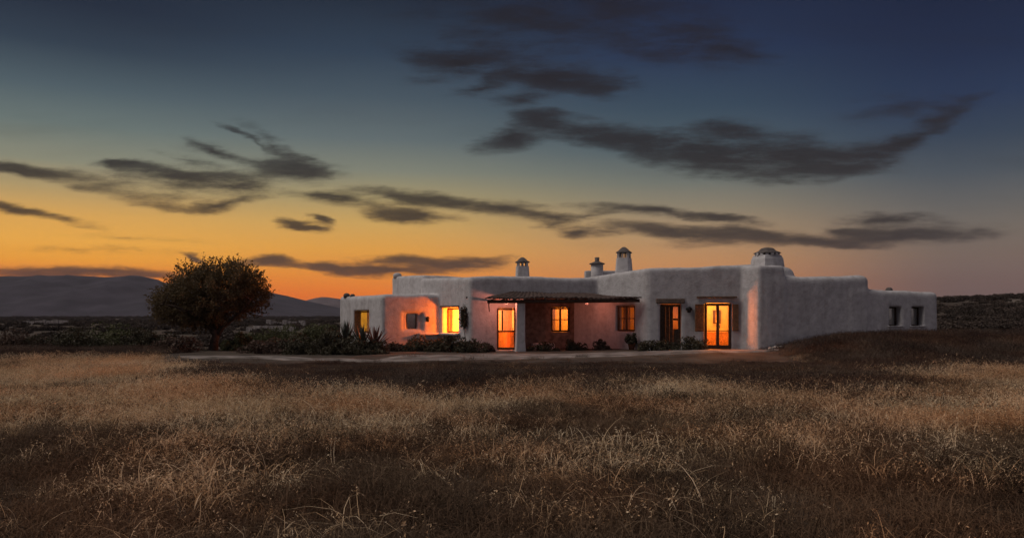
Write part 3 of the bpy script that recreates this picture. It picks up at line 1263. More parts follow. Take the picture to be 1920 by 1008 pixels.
# wall lamps
def wall_lamp(px, py, wall):
    p = hit(px, py, wall, .10)
    mb = MB()
    mb.lathe((p[0], p[1], p[2] - .13), [(.04, 0), (.075, .03), (.085, .17), (.10, .20), (.03, .26)], 10)
    n = wn(wall)
    q = p[:2] - n * .13
    mb.tube([(p[0], p[1], p[2] + .1), (q[0], q[1], p[2] + .06)], [.02, .02], 6)
    mb.build('wall_lamp', M['iron'], house, smooth=True)


wall_lamp(802, 598, 'AF')
wall_lamp(1292, 580, 'DF')
mb = MB()
p = hit(1292, 579, 'DF', .04)
mb.box((p[0], p[1], p[2] - .05), .26, .12, .10, WALL['DF'][1])
mb.build('lamp_bracket', M['iron'], house, bevel=.02)


# curtains inside
def curtain(key, u0, u1, depth, m='curtain', z0=None):
    o = OPEN[key]
    w, n = WALL[o['wall']][1], wn(o['wall'])
    V, Fc = [], []
    k = 24
    zb, zt = (o['z0'] + .06 if z0 is None else z0), o['z1'] + .1
    for i in range(k + 1):
        u = u0 + (u1 - u0) * i / k
        dd = depth + .025 * math.sin(i * 1.7)
        for z in (zb, zt):
            q = o['c'] + w * u - n * dd
            V.append((q[0], q[1], z))
    for i in range(k):
        Fc.append((2 * i, 2 * i + 2, 2 * i + 3, 2 * i + 1))
    mesh_np('curtain', V, Fc, M[m], parent=house, smooth=True)


curtain('b_door', -.10, .30, .42)
curtain('porch_win', -.42, -.18, .38)
curtain('d_side', -.45, -.05, .40)
curtain('a_side', -.35, -.02, .52)


# furniture glimpsed through the glazed double door
o = OPEN['glass_door']
w, n = WALL['DF'][1], wn('DF')
q = o['c'] - n * 1.75 + w * .10
mb = MB()
mb.box((q[0], q[1], .12), 1.55, .40, .74, w)
for k in range(4):
    e = q + n * .205 + w * (-.57 + .38 * k)
    mb.box((e[0], e[1], .2), .34, .02, .56, w)
    mb.box((e[0] + n[0] * .02 + w[0] * .12, e[1] + n[1] * .02 + w[1] * .12, .48), .025, .03, .06, w)
mb.box((q[0], q[1], .86), 1.62, .44, .035, w)
sb = mb.build('sideboard', M['midwood'], None, bevel=.006, origin=(q[0], q[1], .12))
tag(sb, 'low wooden sideboard glowing in the room behind the glazed double door', 'sideboard')
q = o['c'] - n * 2.90 + w * .54
mb = MB()
mb.box((q[0], q[1], 1.25), .34, .03, .62, w)
mb.box((q[0] + n[0] * .02, q[1] + n[1] * .02, 1.29), .26, .03, .54, w)
pcx = mb.build('wall_hanging', M['wood'], None, origin=(q[0], q[1], 1.25))
tag(pcx, 'dark hanging on the wall seen through the left pane of the glazed double door', 'wall hanging')


# ------------------------------------------------------------------ lamps burning in the rooms
def room_lamp(key, u, depth, z, power, colr=(1.0, .40, .075), rad=.07):
    o = OPEN[key]
    w, n = WALL[o['wall']][1], wn(o['wall'])
    q = o['c'] + w * u - n * depth
    l = bpy.data.lights.new('room_lamp', 'POINT')
    l.energy = power
    l.color = colr
    l.shadow_soft_size = rad
    ob = bpy.data.objects.new('room_lamp', l)
    ob.location = (q[0], q[1], z)
    col.objects.link(ob)


AMB = (1.0, .15, .006)
room_lamp('a_side', .45, 1.0, 1.5, 60, (1, .42, .03))
room_lamp('b_side', .32, .62, 1.35, 780, AMB, .12)
room_lamp('b_door', -.75, 1.3, 1.7, 150, (1, .36, .10))
room_lamp('porch_win', .9, 1.3, 1.7, 170, (1, .22, .012))
room_lamp('d_side', .7, 1.3, 1.5, 15, (1, .22, .012))
room_lamp('d_door', .55, 1.0, 1.5, 50, AMB)
room_lamp('glass_door', -.40, .33, 1.5, 500, (1, .21, .016), .09)
room_lamp('glass_door', .54, .36, 1.45, 140, (1, .25, .02), .05)
room_lamp('glass_door', .1, 2.0, 2.2, 130, (1, .30, .02), .06)


def added_lantern(px, fwd, z, power, colr):  # added lamp, put in to throw warm light on the porch walls
    q = along(b1 + bfn * fwd, bfw, px)
    mb = MB()
    mb.lathe((q[0], q[1], z - .09), [(.012, 0), (.022, .01), (.022, .02), (.012, .03)], 8)
    mb.lathe((q[0], q[1], z + .09), [(.09, 0), (.05, .06), (.015, .09)], 8)
    for k in range(4):
        a = math.pi / 2 * k
        mb.tube([(q[0] + .01 * math.cos(a), q[1] + .01 * math.sin(a), z - .08), (q[0] + .06 * math.cos(a), q[1] + .06 * math.sin(a), z - .05), (q[0] + .07 * math.cos(a), q[1] + .07 * math.sin(a), z + .10)], [.005, .005, .005], 4)
    mb.tube([(q[0], q[1], z + .17), (q[0], q[1], z + .26)], [.008, .008], 4)
    mb.build('added_lantern', M['iron'], house)
    l = bpy.data.lights.new('added_lantern_light', 'POINT')
    l.energy = power
    l.color = colr
    l.shadow_soft_size = .045
    ob = bpy.data.objects.new('added_lantern_light', l)
    ob.location = (q[0], q[1], z)
    col.objects.link(ob)


added_lantern(950, 1.0, 2.17, 62, (1, .27, .17))
added_lantern(1100, .9, 2.18, 30, (1, .28, .18))


# ------------------------------------------------------------------ plants
def leaf_quads(C, size, stretch=1.7, up=.25, seed=0, along_dir=None):
    """rhombic leaves at points C with random facing"""
    r = np.random.default_rng(seed)
    n = len(C)
    a = r.normal(size=(n, 3))
    if along_dir is not None:
        a = a * .6 + along_dir * 1.2
    a[:, 2] += up
    a /= np.linalg.norm(a, axis=1)[:, None]
    b = np.cross(a, r.normal(size=(n, 3)))
    b /= np.linalg.norm(b, axis=1)[:, None] + 1e-9
    s = (size * r.uniform(.6, 1.35, n))[:, None]
    V = np.stack([C - a * s * stretch * .5, C + b * s * .5, C + a * s * stretch * .5, C - b * s * .5], 1).reshape(-1, 3)
    Fc = np.arange(4 * n).reshape(n, 4)
    return V, Fc


def bush_points(rx, ry, rz, n, r, nclump=26, flat=.0):
    """clumps through a squat, lumpy dome standing on z=0"""
    cl = r.normal(size=(nclump, 3))
    cl /= np.linalg.norm(cl, axis=1)[:, None]
    cl[:, 2] = np.abs(cl[:, 2]) * 1.0
    cl *= r.uniform(.35, .92, nclump)[:, None]
    k = r.integers(0, nclump, n)
    d = r.normal(size=(n, 3))
    d /= np.linalg.norm(d, axis=1)[:, None]
    cr = r.uniform(.16, .36, nclump)[k]
    p = cl[k] + d * (cr * r.uniform(.45, 1.0, n) ** .6)[:, None]
    p[:, 2] = np.abs(p[:, 2])
    return p * np.array([rx, ry, rz])


def shrub(px, Y, wid, hgt, m, label, name='shrub', cat='shrub', group=None, n=2600, leaf=.055, ry=None, zoff=0.0, seed=None):
    r = np.random.default_rng(seed if seed is not None else int(px * 7 + Y * 13))
    X = (px - CX) / F * Y
    zg = float(T(X, Y)) + zoff
    root = empty(name, (X, Y, zg), label, cat, group)
    p = bush_points(wid / 2, ry or wid * .42, hgt * .92, n, r) + np.array([X, Y, zg])
    V, Fc = leaf_quads(p, leaf, seed=int(px))
    mesh_np('foliage', V, Fc, M[m], parent=root)
    mb = MB()
    for i in range(7):
        a = r.uniform(0, 6.28)
        e = Vector((X + math.cos(a) * wid * .3, Y + math.sin(a) * wid * .25, zg + hgt * r.uniform(.45, .8)))
        mb.tube([(X + .05 * math.cos(a), Y + .05 * math.sin(a), zg - .05), ((X + e.x) / 2, (Y + e.y) / 2, zg + hgt * .35), e], [.025, .018, .007], 5)
    mb.build('stem', M['bark'], root)
    return root


SHK = 1.2
SH = [
    (38, 35.5, 3.4, .85, 'shrubb', 'low brown bush at the far left edge of the scrub line'),
    (128, 35.0, 3.2, 1.0, 'shrub', 'dark rounded bush standing left of the broad dark thicket'),
    (198, 36.5, 3.6, 1.32, 'shrubg', 'broad dark green thicket left of the round tree'),
    (270, 35.4, 2.6, 1.15, 'shrub', 'dark bush tucked under the left side of the tree crown'),
    (328, 33.8, 1.9, .75, 'shrubb', 'small brown bush just left of the tree trunk'),
    (452, 35.2, 1.7, .80, 'shrubg', 'small green bush just right of the tree trunk'),
    (508, 33.4, 2.3, .62, 'shrubb', 'low brownish bush between the tree and the agave bed'),
    (563, 33.0, 2.3, .72, 'shrub', 'low dark bush above the pale path, left of the agaves'),
    (618, 32.6, 2.2, .92, 'shrub', 'dark bush touching the left of the spiky agaves'),
    (668, 32.2, 2.4, .60, 'shrub', 'dark mounded bush right under the spiky agaves'),
    (702, 32.4, 1.4, .55, 'shrub', 'dark low bush at the corner of the low wing, right of the agaves'),
    (490, 39.5, 3.4, 1.05, 'shrubg', 'olive green bush behind the tree, on its right side'),
    (558, 41.0, 3.8, 1.38, 'shrubg', 'wide olive green hedge clump left of the low wing, behind the low bushes'),
    (612, 40.0, 2.6, 1.30, 'shrubg', 'olive green bush against the left end of the house'),
    (742, 35.2, 1.1, .42, 'shrubb', 'small sparse bush at the left foot of the pink wall'),
    (787, 35.1, 1.7, .60, 'shrub', 'dark bush under the small unlit window'),
    (840, 34.6, 2.0, .66, 'shrub', 'leafy dark bush below the brightest corner window'),
    (889, 34.2, 1.3, .58, 'shrub', 'dark bush left of the glazed door'),
    (917, 34.5, .6, .42, 'shrubb', 'thin reddish bush close to the left of the glazed door'),
    (1018, 34.7, 1.3, .34, 'shrub', 'low dark bush in front of the porch bench'),
    (1078, 34.9, 1.0, .48, 'shrub', 'dark bush at the right of the porch, under the tiled roof'),
    (1128, 34.8, .8, .38, 'shrubb', 'small bush below the dim side window, left of the potted plant'),
    (1220, 33.2, 1.0, .50, 'shrub', 'dark bush right of the potted plant, left of the plank door'),
    (1252, 33.0, 1.0, .36, 'shrub', 'low dark bush at the foot of the plank door'),
    (1300, 32.8, 1.3, .52, 'shrub', 'dark bush between the plank door and the glazed double door'),
]
for (px, Y, wd, hg, m, lb) in SH:
    big = wd > 1.5
    shrub(px, Y, wd * 1.1, hg * (1.0 if hg > 1 else SHK), m, lb, n=4200 if big else 1900, leaf=.06 if big else .05)

# climber beside the bright corner window
pc = hit(870, 600, 'BL', .06)
root = empty('climbing_plant', (pc[0], pc[1], 0.05), 'dark climbing plant on the wall right of the bright corner window', 'climber')
w, n = WALL['BL'][1], wn('BL')
r = np.random.default_rng(4)
u = r.normal(0, .085, 900)
zz = EYE + (HY - r.normal(594, 9, 900)) / F * pc[1]
q = pc[:2][None, :] + w[None, :] * u[:, None] + n[None, :] * r.uniform(-.06, .12, 900)[:, None]
V, Fc = leaf_quads(np.column_stack([q, zz]), .06, seed=9)
mesh_np('foliage', V, Fc, M['shrub'], parent=root)
mb = MB()
mb.tube([(pc[0], pc[1], .0), (pc[0] + .05, pc[1] + .0, .6), (pc[0] - .02, pc[1], 1.2), (pc[0], pc[1], 1.7)], [.012, .011, .010, .006], 6)
mb.build('stem', M['bark'], root)


# agaves
def agave(px, Y, hgt, nl, label, seed, m='agave', zoff=.0):
    r = np.random.default_rng(seed)
    X = (px - CX) / F * Y
    zg = float(T(X, Y)) + zoff
    root = empty('agave', (X, Y, zg), label, 'agave', 'agaves by the low wing')
    mb = MB()
    for i in range(nl):
        az = r.uniform(0, 6.28)
        el = r.uniform(R(18), R(88))
        ln = hgt * r.uniform(.75, 1.1)
        wd = .06 * r.uniform(.8, 1.2)
        d = Vector((math.cos(az) * math.cos(el), math.sin(az) * math.cos(el), math.sin(el)))
        sd_ = d.cross(Vector((0, 0, 1))).normalized() if el < R(86) else Vector((1, 0, 0))
        upv = sd_.cross(d)
        b = len(mb.v)
        K = 5
        for k in range(K + 1):
            t_ = k / K
            ww = wd * (1 - t_) ** .6 * (1 - .3 * (t_ < .1)) + .002
            c = Vector((X, Y, zg + .03)) + d * ln * t_ + Vector((0, 0, -.10 * ln * t_ * t_ * math.cos(el)))
            mb.v += [tuple(c - sd_ * ww), tuple(c - upv * ww * .45), tuple(c + sd_ * ww)]
        for k in range(K):
            a = b + 3 * k
            mb.f += [(a, a + 1, a + 4, a + 3), (a + 1, a + 2, a + 5, a + 4), (a + 2, a, a + 3, a + 5)]
    mb.build('leaf_rosette', M[m], root)
    return root


agave(650, 33.2, 1.1, 46, 'tall spiky agave in front of the left-hand end wall, tips just below the window sill', 1, zoff=.28)
agave(680, 32.6, 1.0, 50, 'big spiky agave below the lit end window, middle of the agave bed', 2, zoff=.22)
agave(703, 33.0, 1.0, 40, 'reddish spiky agave beside the corner of the low wing', 3, 'redagave', zoff=.22)
agave(630, 33.4, .75, 34, 'shorter spiky agave leftmost in the agave bed', 4, zoff=.3)

# potted plant
px, Y = 1184, 34.3
X = (px - CX) / F * Y
zg = float(T(X, Y))
root = empty('potted_plant', (X, Y, zg), 'dark leafy potted plant by the wall under the dim side window', 'potted plant')
mb = MB()
mb.lathe((X, Y, zg), [(.11, 0), (.16, .26), (.175, .27), (.175, .31), (.14, .31)], 16)
mb.build('pot', M['pot'], root, smooth=True)
r = np.random.default_rng(8)
V, Fc = leaf_quads(bush_points(.28, .28, .48, 700, r) + np.array([X, Y, zg + .28]), .07, seed=5)
mesh_np('foliage', V, Fc, M['shrub'], parent=root)

# whitewashed bench in the porch
c = along(b1 - bfn * .9, bfw, 1018)
mb = MB()
zg = .02
mb.box((c[0], c[1], zg), 1.05, .42, .34, bfw)
bn = mb.build('masonry_bench', M['plaster'], None, bevel=.05, origin=(c[0], c[1], zg))
tag(bn, 'low whitewashed masonry bench in the shade of the porch', 'bench')


# stones at the foot of the mound
def stone(px, py, s, label, seed):
    r = np.random.default_rng(seed)
    X, Y = ground_pt(px, py)
    zg = float(T(X, Y))
    bmv = []
    n, mm = 9, 6
    fc = []
    for j in range(mm + 1):
        th = math.pi * j / mm
        for i in range(n):
            ph = 2 * math.pi * i / n
            q = 1 + .22 * math.sin(3 * ph + seed) * math.sin(th * 2) + r.uniform(-.08, .08)
            bmv.append((X + s * q * math.sin(th) * math.cos(ph), Y + .7 * s * q * math.sin(th) * math.sin(ph), zg + .15 * s + .45 * s * math.cos(th) * q))
    for j in range(mm):
        for i in range(n):
            fc.append((j * n + i, (j + 1) * n + i, (j + 1) * n + (i + 1) % n, j * n + (i + 1) % n))
    o = mesh_np('stone', bmv, fc, M['stone'], smooth=True, origin=(X, Y, zg))
    tag(o, label, 'stone', 'pale stones where the mound starts')


stone(1447, 655, .17, 'pale stone lying lowest, nearest the corner of the tall pier', 1)
stone(1456, 653.5, .21, 'largest pale stone in the middle of the stones at the mound foot', 2)
stone(1467, 651.5, .15, 'small pale stone lying highest on the mound foot', 3)
stone(1778, 629, .30, 'pale rock just off the right end of the house', 4)


# ------------------------------------------------------------------ the tree
def tree():
    Y = 36.0
    k = Y / F
    X = (401 - CX) * k
    zg = float(T(X, Y))
    root = empty('tree', (X, Y, zg), 'round dense dark tree with a short forked trunk, left of the house', 'tree')
    r = np.random.default_rng(21)

    def at(px, py, dy=0.0):
        return Vector(((px - CX) * k, Y + dy, EYE + (HY - py) * k))

    mb = MB()
    mb.tube([at(398, 662), at(400, 655), at(402, 640), at(405, 628), at(402, 616)], [.30, .22, .175, .17, .16], 10)
    limbs = [
        ([at(405, 630), at(418, 612), at(440, 598, -.3), at(462, 580, -.5), at(480, 560, -.6)], [.14, .11, .085, .06, .03]),
        ([at(404, 622), at(412, 600, .3), at(425, 570, .5), at(440, 530, .6), at(446, 510, .7)], [.13, .10, .08, .05, .02]),
        ([at(402, 618), at(396, 595, -.2), at(392, 560, -.4), at(395, 525, -.3), at(400, 500, -.2)], [.13, .10, .08, .05, .02]),
        ([at(401, 624), at(385, 604, .2), at(362, 588, .4), at(335, 570, .5), at(312, 556, .5)], [.13, .10, .08, .05, .025]),
        ([at(402, 620), at(392, 600, .6), at(370, 560, 1.0), at(350, 530, 1.2)], [.12, .09, .06, .02]),
        ([at(404, 618), at(415, 590, -.6), at(432, 565, -1.1), at(450, 545, -1.4)], [.11, .08, .05, .02]),
        ([at(400, 618), at(380, 590, -.7), at(350, 575, -1.2), at(325, 570, -1.4)], [.10, .08, .05, .02]),
    ]
    for pts, rad in limbs:
        mb.tube(pts, rad, 8)
        for q in range(5):
            i = int(r.integers(1, len(pts)))
            s = pts[i - 1].lerp(pts[i], r.uniform(.2, .9))
            e = s + Vector((r.normal(0, .5), r.normal(0, .5), abs(r.normal(.35, .3))))
            mb.tube([s, s.lerp(e, .5) + Vector((0, 0, .05)), e], [.035, .022, .008], 5)
    mb.build('trunk', M['bark'], root, smooth=True)
    # crown: clump centres inside an outline of lobes
    lobes = [(338, 590, 52, 22, .6), (372, 597, 62, 18, .7), (395, 548, 95, 50, 1.0), (345, 565, 62, 40, .8), (450, 545, 60, 48, .85), (420, 515, 66, 34, .8), (372, 525, 52, 34, .7), (470, 560, 42, 32, .6), (322, 572, 42, 30, .55), (395, 585, 80, 25, .75)]
    Cn = []
    for (cx, cy, a, b, dpt) in lobes:
        nn = int(a * b / 20)
        d = r.normal(size=(nn, 3))
        d /= np.linalg.norm(d, axis=1)[:, None]
        q = d * (r.uniform(.15, 1.0, nn) ** .45)[:, None]
        for v in q:
            c = at(cx + v[0] * a * .93, cy - v[2] * b * .93)
            Cn.append((c.x, Y + v[1] * a * k * dpt, c.z))
    Cn = np.array(Cn)
    per = 44
    idx = np.repeat(np.arange(len(Cn)), per)
    off = r.normal(size=(len(idx), 3)) * np.array([.13, .13, .11])
    Pt = Cn[idx] + off
    # sprigs that break the outline
    ctr = np.array([(395 - CX) * k, Y, EYE + (HY - 560) * k])
    sp = []
    sdv = []
    for _ in range(520):
        c = Cn[r.integers(0, len(Cn))]
        dv = (c - ctr) / np.array([1.3, 1.3, .8])
        nrm = np.linalg.norm(dv)
        if nrm < .75:
            continue
        dv = dv / nrm + r.normal(0, .35, 3) + np.array([0, 0, .25])
        dv /= np.linalg.norm(dv)
        ln = r.uniform(.25, .56)
        for t_ in np.linspace(.2, 1, 12):
            sp.append(c + dv * ln * t_ + r.normal(0, .022, 3))
            sdv.append(dv)
    Pt = np.concatenate([Pt, np.array(sp)])
    V, Fc = leaf_quads(Pt, .052, 1.9, .2, 33)
    mesh_np('crown', V, Fc, M['leaf'], parent=root)


tree()


# ------------------------------------------------------------------ grass and scrub (uncountable)
def hidden_mesh(name, V, Fc, m):
    me = bpy.data.meshes.new(name)
    V = np.asarray(V, np.float32)
    Fc = np.asarray(Fc, np.int32)
    me.vertices.add(len(V))
    me.vertices.foreach_set('co', V.ravel())
    me.loops.add(Fc.size)
    me.loops.foreach_set('vertex_index', Fc.ravel())
    me.polygons.add(len(Fc))
    me.polygons.foreach_set('loop_start', np.arange(0, Fc.size, Fc.shape[1], dtype=np.int32))
    me.update(calc_edges=True)
    me.materials.append(m)
    return bpy.data.objects.new(name, me)


def tuft(seed, n, h, spread, width, curl, heads, headsize, lean):
    """curved narrow blades; a share of them carry nodding seed heads"""
    r = np.random.default_rng(seed)
    V, Fc = [], []
    K = 4
    for i in range(n):
        a = r.uniform(0, 6.28)
        b = np.array([math.cos(a), math.sin(a), 0]) * spread * math.sqrt(r.uniform())
        az = r.uniform(0, 6.28)
        d = np.array([math.cos(az), math.sin(az), 0])
        sd_ = np.array([-d[1], d[0], 0])
        if r.uniform() < .5:
            sd_ = sd_ * .5 + d * .5
        hh = h * r.uniform(.45, 1.1)
        ln = lean * r.uniform(.2, 1.3) * hh
        cu = curl * r.uniform(.3, 1.4)
        base = len(V)
        for k in range(K + 1):
            t_ = k / K
            c = b + d * (ln * t_ ** 1.8) + np.array([0, 0, hh * (t_ - cu * t_ ** 3)])
            w_ = width * (1 - .8 * t_) * r.uniform(.9, 1.1)
            V += [c - sd_ * w_, c + sd_ * w_]
        for k in range(K):
            q = base + 2 * k
            Fc.append((q, q + 1, q + 3, q + 2))
        if r.uniform() < heads:
            tip = (V[-1] + V[-2]) / 2
            for j in range(9):
                u = j / 8
                s = headsize * r.uniform(.6, 1.3)
                c = tip + d * (.10 * u) + np.array([0, 0, .05 - .10 * u]) * 1.0 + r.normal(0, .014, 3) - np.array([0, 0, .02])
                e1 = r.normal(size=3)
                e1 /= np.linalg.norm(e1)
                e2 = np.cross(e1, r.normal(size=3))
                e2 /= np.linalg.norm(e2)
                q = len(V)
                V += [c - e1 * s, c + e2 * s * .4, c + e1 * s, c - e2 * s * .4]
                Fc.append((q, q + 1, q + 2, q + 3))
    return np.array(V), np.array(Fc)


def grass_mat(name, stops, scale, bright=1.0, trans=.3):
    m = bpy.data.materials.new(name)
    m.use_nodes = True
    nt = m.node_tree
    N, L = nt.nodes, nt.links
    b = N['Principled BSDF']
    b.inputs['Roughness'].default_value = .8
    b.inputs['Specular IOR Level'].default_value = .15
    g = N.new('ShaderNodeNewGeometry')
    oi = N.new('ShaderNodeObjectInfo')
    nz = N.new('ShaderNodeTexNoise')
    nz.inputs['Scale'].default_value = scale
    nz.inputs['Detail'].default_value = 4
    L.new(oi.outputs['Location'], nz.inputs['Vector'])
    ad = N.new('ShaderNodeMath')
    ad.operation = 'MULTIPLY_ADD'
    L.new(oi.outputs['Random'], ad.inputs[0])
    ad.inputs[1].default_value = .42
    sb = N.new('ShaderNodeMath')
    sb.operation = 'MULTIPLY_ADD'
    L.new(nz.outputs['Fac'], sb.inputs[0])
    sb.inputs[1].default_value = 1.5
    sb.inputs[2].default_value = -.46
    L.new(sb.outputs[0], ad.inputs[2])
    ri = N.new('ShaderNodeMath')
    ri.operation = 'MULTIPLY_ADD'
    L.new(g.outputs['Random Per Island'], ri.inputs[0])
    ri.inputs[1].default_value = .5
    L.new(ad.outputs[0], ri.inputs[2])
    rp = N.new('ShaderNodeValToRGB')
    e = rp.color_ramp.elements
    e[0].position, e[0].color = stops[0][0], (*stops[0][1], 1)
    e[1].position, e[1].color = stops[-1][0], (*stops[-1][1], 1)
    for p, c in stops[1:-1]:
        q = e.new(p)
        q.color = (*c, 1)
    L.new(ri.outputs[0], rp.inputs[0])
    nr = N.new('ShaderNodeTexNoise')
    nr.inputs['Scale'].default_value = .42
    nr.inputs['Detail'].default_value = 5
    L.new(oi.outputs['Location'], nr.inputs['Vector'])
    rr = N.new('ShaderNodeValToRGB')
    rr.color_ramp.elements[0].position = .44
    rr.color_ramp.elements[0].color = (1, 1, 1, 1)
    rr.color_ramp.elements[1].position = .60
    rr.color_ramp.elements[1].color = (1.0, .80, .70, 1)
    L.new(nr.outputs['Fac'], rr.inputs[0])
    mh = N.new('ShaderNodeMix')
    mh.data_type = 'RGBA'
    mh.blend_type = 'MULTIPLY'
    mh.inputs[0].default_value = 1
    L.new(rp.outputs[0], mh.inputs[6])
    L.new(rr.outputs[0], mh.inputs[7])
    L.new(mh.outputs[2], b.inputs['Base Color'])
    tr = N.new('ShaderNodeBsdfTranslucent')
    L.new(mh.outputs[2], tr.inputs[0])
    ms = N.new('ShaderNodeMixShader')
    ms.inputs[0].default_value = trans
    L.new(b.outputs[0], ms.inputs[1])
    L.new(tr.outputs[0], ms.inputs[2])
    L.new(ms.outputs[0], N['Material Output'].inputs[0])
    return m


def field(name, label, cat, protos, xs, ys, dens_f, scale_f, seed, smin_, smax_, tilt=.25):
    """a patch of terrain that scatters the given plants; density and size per vertex"""
    c = bpy.data.collections.new(name + '_plants')
    for p in protos:
        c.objects.link(p)
    X, Y = np.meshgrid(xs, ys, indexing='ij')
    Z = T(X, Y)
    nx, ny = len(xs), len(ys)
    i, j = np.meshgrid(np.arange(nx - 1), np.arange(ny - 1), indexing='ij')
    a = (i * ny + j).ravel()
    Fc = np.stack([a, a + ny, a + ny + 1, a + 1], -1)
    V = np.stack([X, Y, Z], -1).reshape(-1, 3)
    D = dens_f(X, Y).ravel()
    keep = D.reshape(-1)[Fc].max(1) > 1e-4
    o = mesh_np(name, V, Fc[keep], None)
    me = o.data
    n = len(me.vertices)
    for nm, arr in (('dens', D), ('size', scale_f(X, Y).ravel())):
        at_ = me.attributes.new(nm, 'FLOAT', 'POINT')
        at_.data.foreach_set('value', np.asarray(arr, np.float32)[:n])
    ng = bpy.data.node_groups.new(name + '_scatter', 'GeometryNodeTree')
    ng.interface.new_socket('Geometry', in_out='INPUT', socket_type='NodeSocketGeometry')
    ng.interface.new_socket('Geometry', in_out='OUTPUT', socket_type='NodeSocketGeometry')
    N, L = ng.nodes, ng.links
    gi, go = N.new('NodeGroupInput'), N.new('NodeGroupOutput')
    dp = N.new('GeometryNodeDistributePointsOnFaces')
    dp.inputs['Seed'].default_value = seed
    na = N.new('GeometryNodeInputNamedAttribute')
    na.data_type = 'FLOAT'
    na.inputs['Name'].default_value = 'dens'
    L.new(gi.outputs[0], dp.inputs['Mesh'])
    L.new(na.outputs['Attribute'], dp.inputs['Density'])
    ci = N.new('GeometryNodeCollectionInfo')
    ci.inputs['Collection'].default_value = c
    ci.inputs['Separate Children'].default_value = True
    ci.inputs['Reset Children'].default_value = True
    ip = N.new('GeometryNodeInstanceOnPoints')
    ip.inputs['Pick Instance'].default_value = True
    L.new(dp.outputs['Points'], ip.inputs['Points'])
    L.new(ci.outputs[0], ip.inputs['Instance'])
    rv = N.new('FunctionNodeRandomValue')
    rv.data_type = 'FLOAT_VECTOR'
    rv.inputs[0].default_value = (-tilt, -tilt, 0)
    rv.inputs[1].default_value = (tilt, tilt, 6.283)
    L.new(rv.outputs[0], ip.inputs['Rotation'])
    rs = N.new('FunctionNodeRandomValue')
    rs.data_type = 'FLOAT'
    rs.inputs[2].default_value = smin_
    rs.inputs[3].default_value = smax_
    rs.inputs['Seed'].default_value = 5
    nb = N.new('GeometryNodeInputNamedAttribute')
    nb.data_type = 'FLOAT'
    nb.inputs['Name'].default_value = 'size'
    mu = N.new('ShaderNodeMath')
    mu.operation = 'MULTIPLY'
    L.new(rs.outputs[1], mu.inputs[0])
    L.new(nb.outputs['Attribute'], mu.inputs[1])
    L.new(mu.outputs[0], ip.inputs['Scale'])
    L.new(ip.outputs[0], go.inputs[0])
    md = o.modifiers.new('scatter', 'NODES')
    md.node_group = ng
    tag(o, label, cat, kind='stuff')
    return o


GX = np.arange(-30, 30.1, .5)
GY = np.arange(3.6, 31.1, .5)


def inview(X, Y, m=5.0):
    return (np.abs(X) < Y * .66 + m).astype(float)


def tall_edge(X):
    """where the tall pale grass gives way to the short dark weeds before the path"""
    return 16.2 + 11.5 * (1 - sstep(-13, -5.5, X)) + 5.5 * sstep(6, 13, X) + 1.2 * np.sin(X * .7) + .8 * np.sin(X * 1.9 + 1)


def d_pale(X, Y):
    patch = np.clip(.66 + .75 * (wob(X, Y, .6) + .7 * wob(X, Y, 1.9)) + .1, .03, 1.3)
    e = 1 - sstep(-2.2, 1.6, Y - tall_edge(X))
    e = np.maximum(e, .10 * (1 - sstep(21, 25, Y)) + .05 * sstep(9.5, 12, X))
    near = .02 + .98 * sstep(6.0, 17.5, Y + 1.6 * wob(X, Y, .7) + 2.6 * wob(X, Y, 1.9)) ** 1.15
    return 44 * patch * e * near * inview(X, Y)


def d_brown(X, Y):
    e = 1 - .75 * sstep(-1.0, 2.0, Y - tall_edge(X) - .5)
    pathclear = 1 - .97 * sstep(22.5, 25.0, Y) * sstep(-16, -13, X) * (1 - sstep(9.5, 11, X))
    return (30 * e + 6 * sstep(6, 3.5, Y)) * inview(X, Y) * pathclear


def d_weed(X, Y):
    e = sstep(-3.0, 1.0, Y - tall_edge(X))
    pathclear = 1 - sstep(26.2, 27.2, Y + .6 * np.sin(X * 1.3) + .3 * np.sin(X * 3.1)) * (1 - sstep(10.2, 11.6, X)) * sstep(-16, -13.5, X)
    return 34 * e * pathclear * inview(X, Y) * (1 + 3.2 * sstep(20, 24, Y) * (1 - sstep(9.5, 11, X)))


pale = grass_mat('pale_dry_grass', [(.0, (.10, .056, .027)), (.3, (.29, .17, .084)), (.55, (.51, .335, .185)), (.8, (.71, .51, .31)), (1.0, (.82, .65, .44))], .35)
brown = grass_mat('brown_dry_grass', [(.0, (.018, .011, .0075)), (.4, (.050, .032, .020)), (.7, (.11, .070, .044)), (1.0, (.20, .135, .085))], .5)  # browns darkened to imitate vignette falloff in the foreground
weedm = grass_mat('dark_weeds', [(.0, (.020, .013, .012)), (.5, (.045, .030, .025)), (.85, (.085, .058, .045)), (1.0, (.16, .12, .09))], .6)

pp = [hidden_mesh('pale_tuft', *tuft(100 + i, 30, .40, .24, .0042, .8, .6, .013, 1.15), pale) for i in range(6)]
bp_ = [hidden_mesh('brown_tuft', *tuft(200 + i, 70, .24, .26, .0034, .9, .15, .010, 1.2), brown) for i in range(6)]
wp = [hidden_mesh('weed_tuft', *tuft(300 + i, 40, .24, .26, .0050, .40, .25, .014, .9), weedm) for i in range(4)]
one = lambda X, Y: np.ones_like(X)
field('dry_grass', 'tall pale dry grass with nodding seed heads across the middle of the field', 'grass', pp, GX, GY, d_pale,
      lambda X, Y: (1.0 + .18 * wob(X, Y, .6)) * (1 - .45 * sstep(0, 4, Y - tall_edge(X))), 3, .7, 1.12)
field('brown_grass', 'short tangled brown grass covering the foreground', 'grass', bp_, GX, GY, d_brown, lambda X, Y: 1 + .25 * wob(X, Y, .9), 5, .7, 1.35)
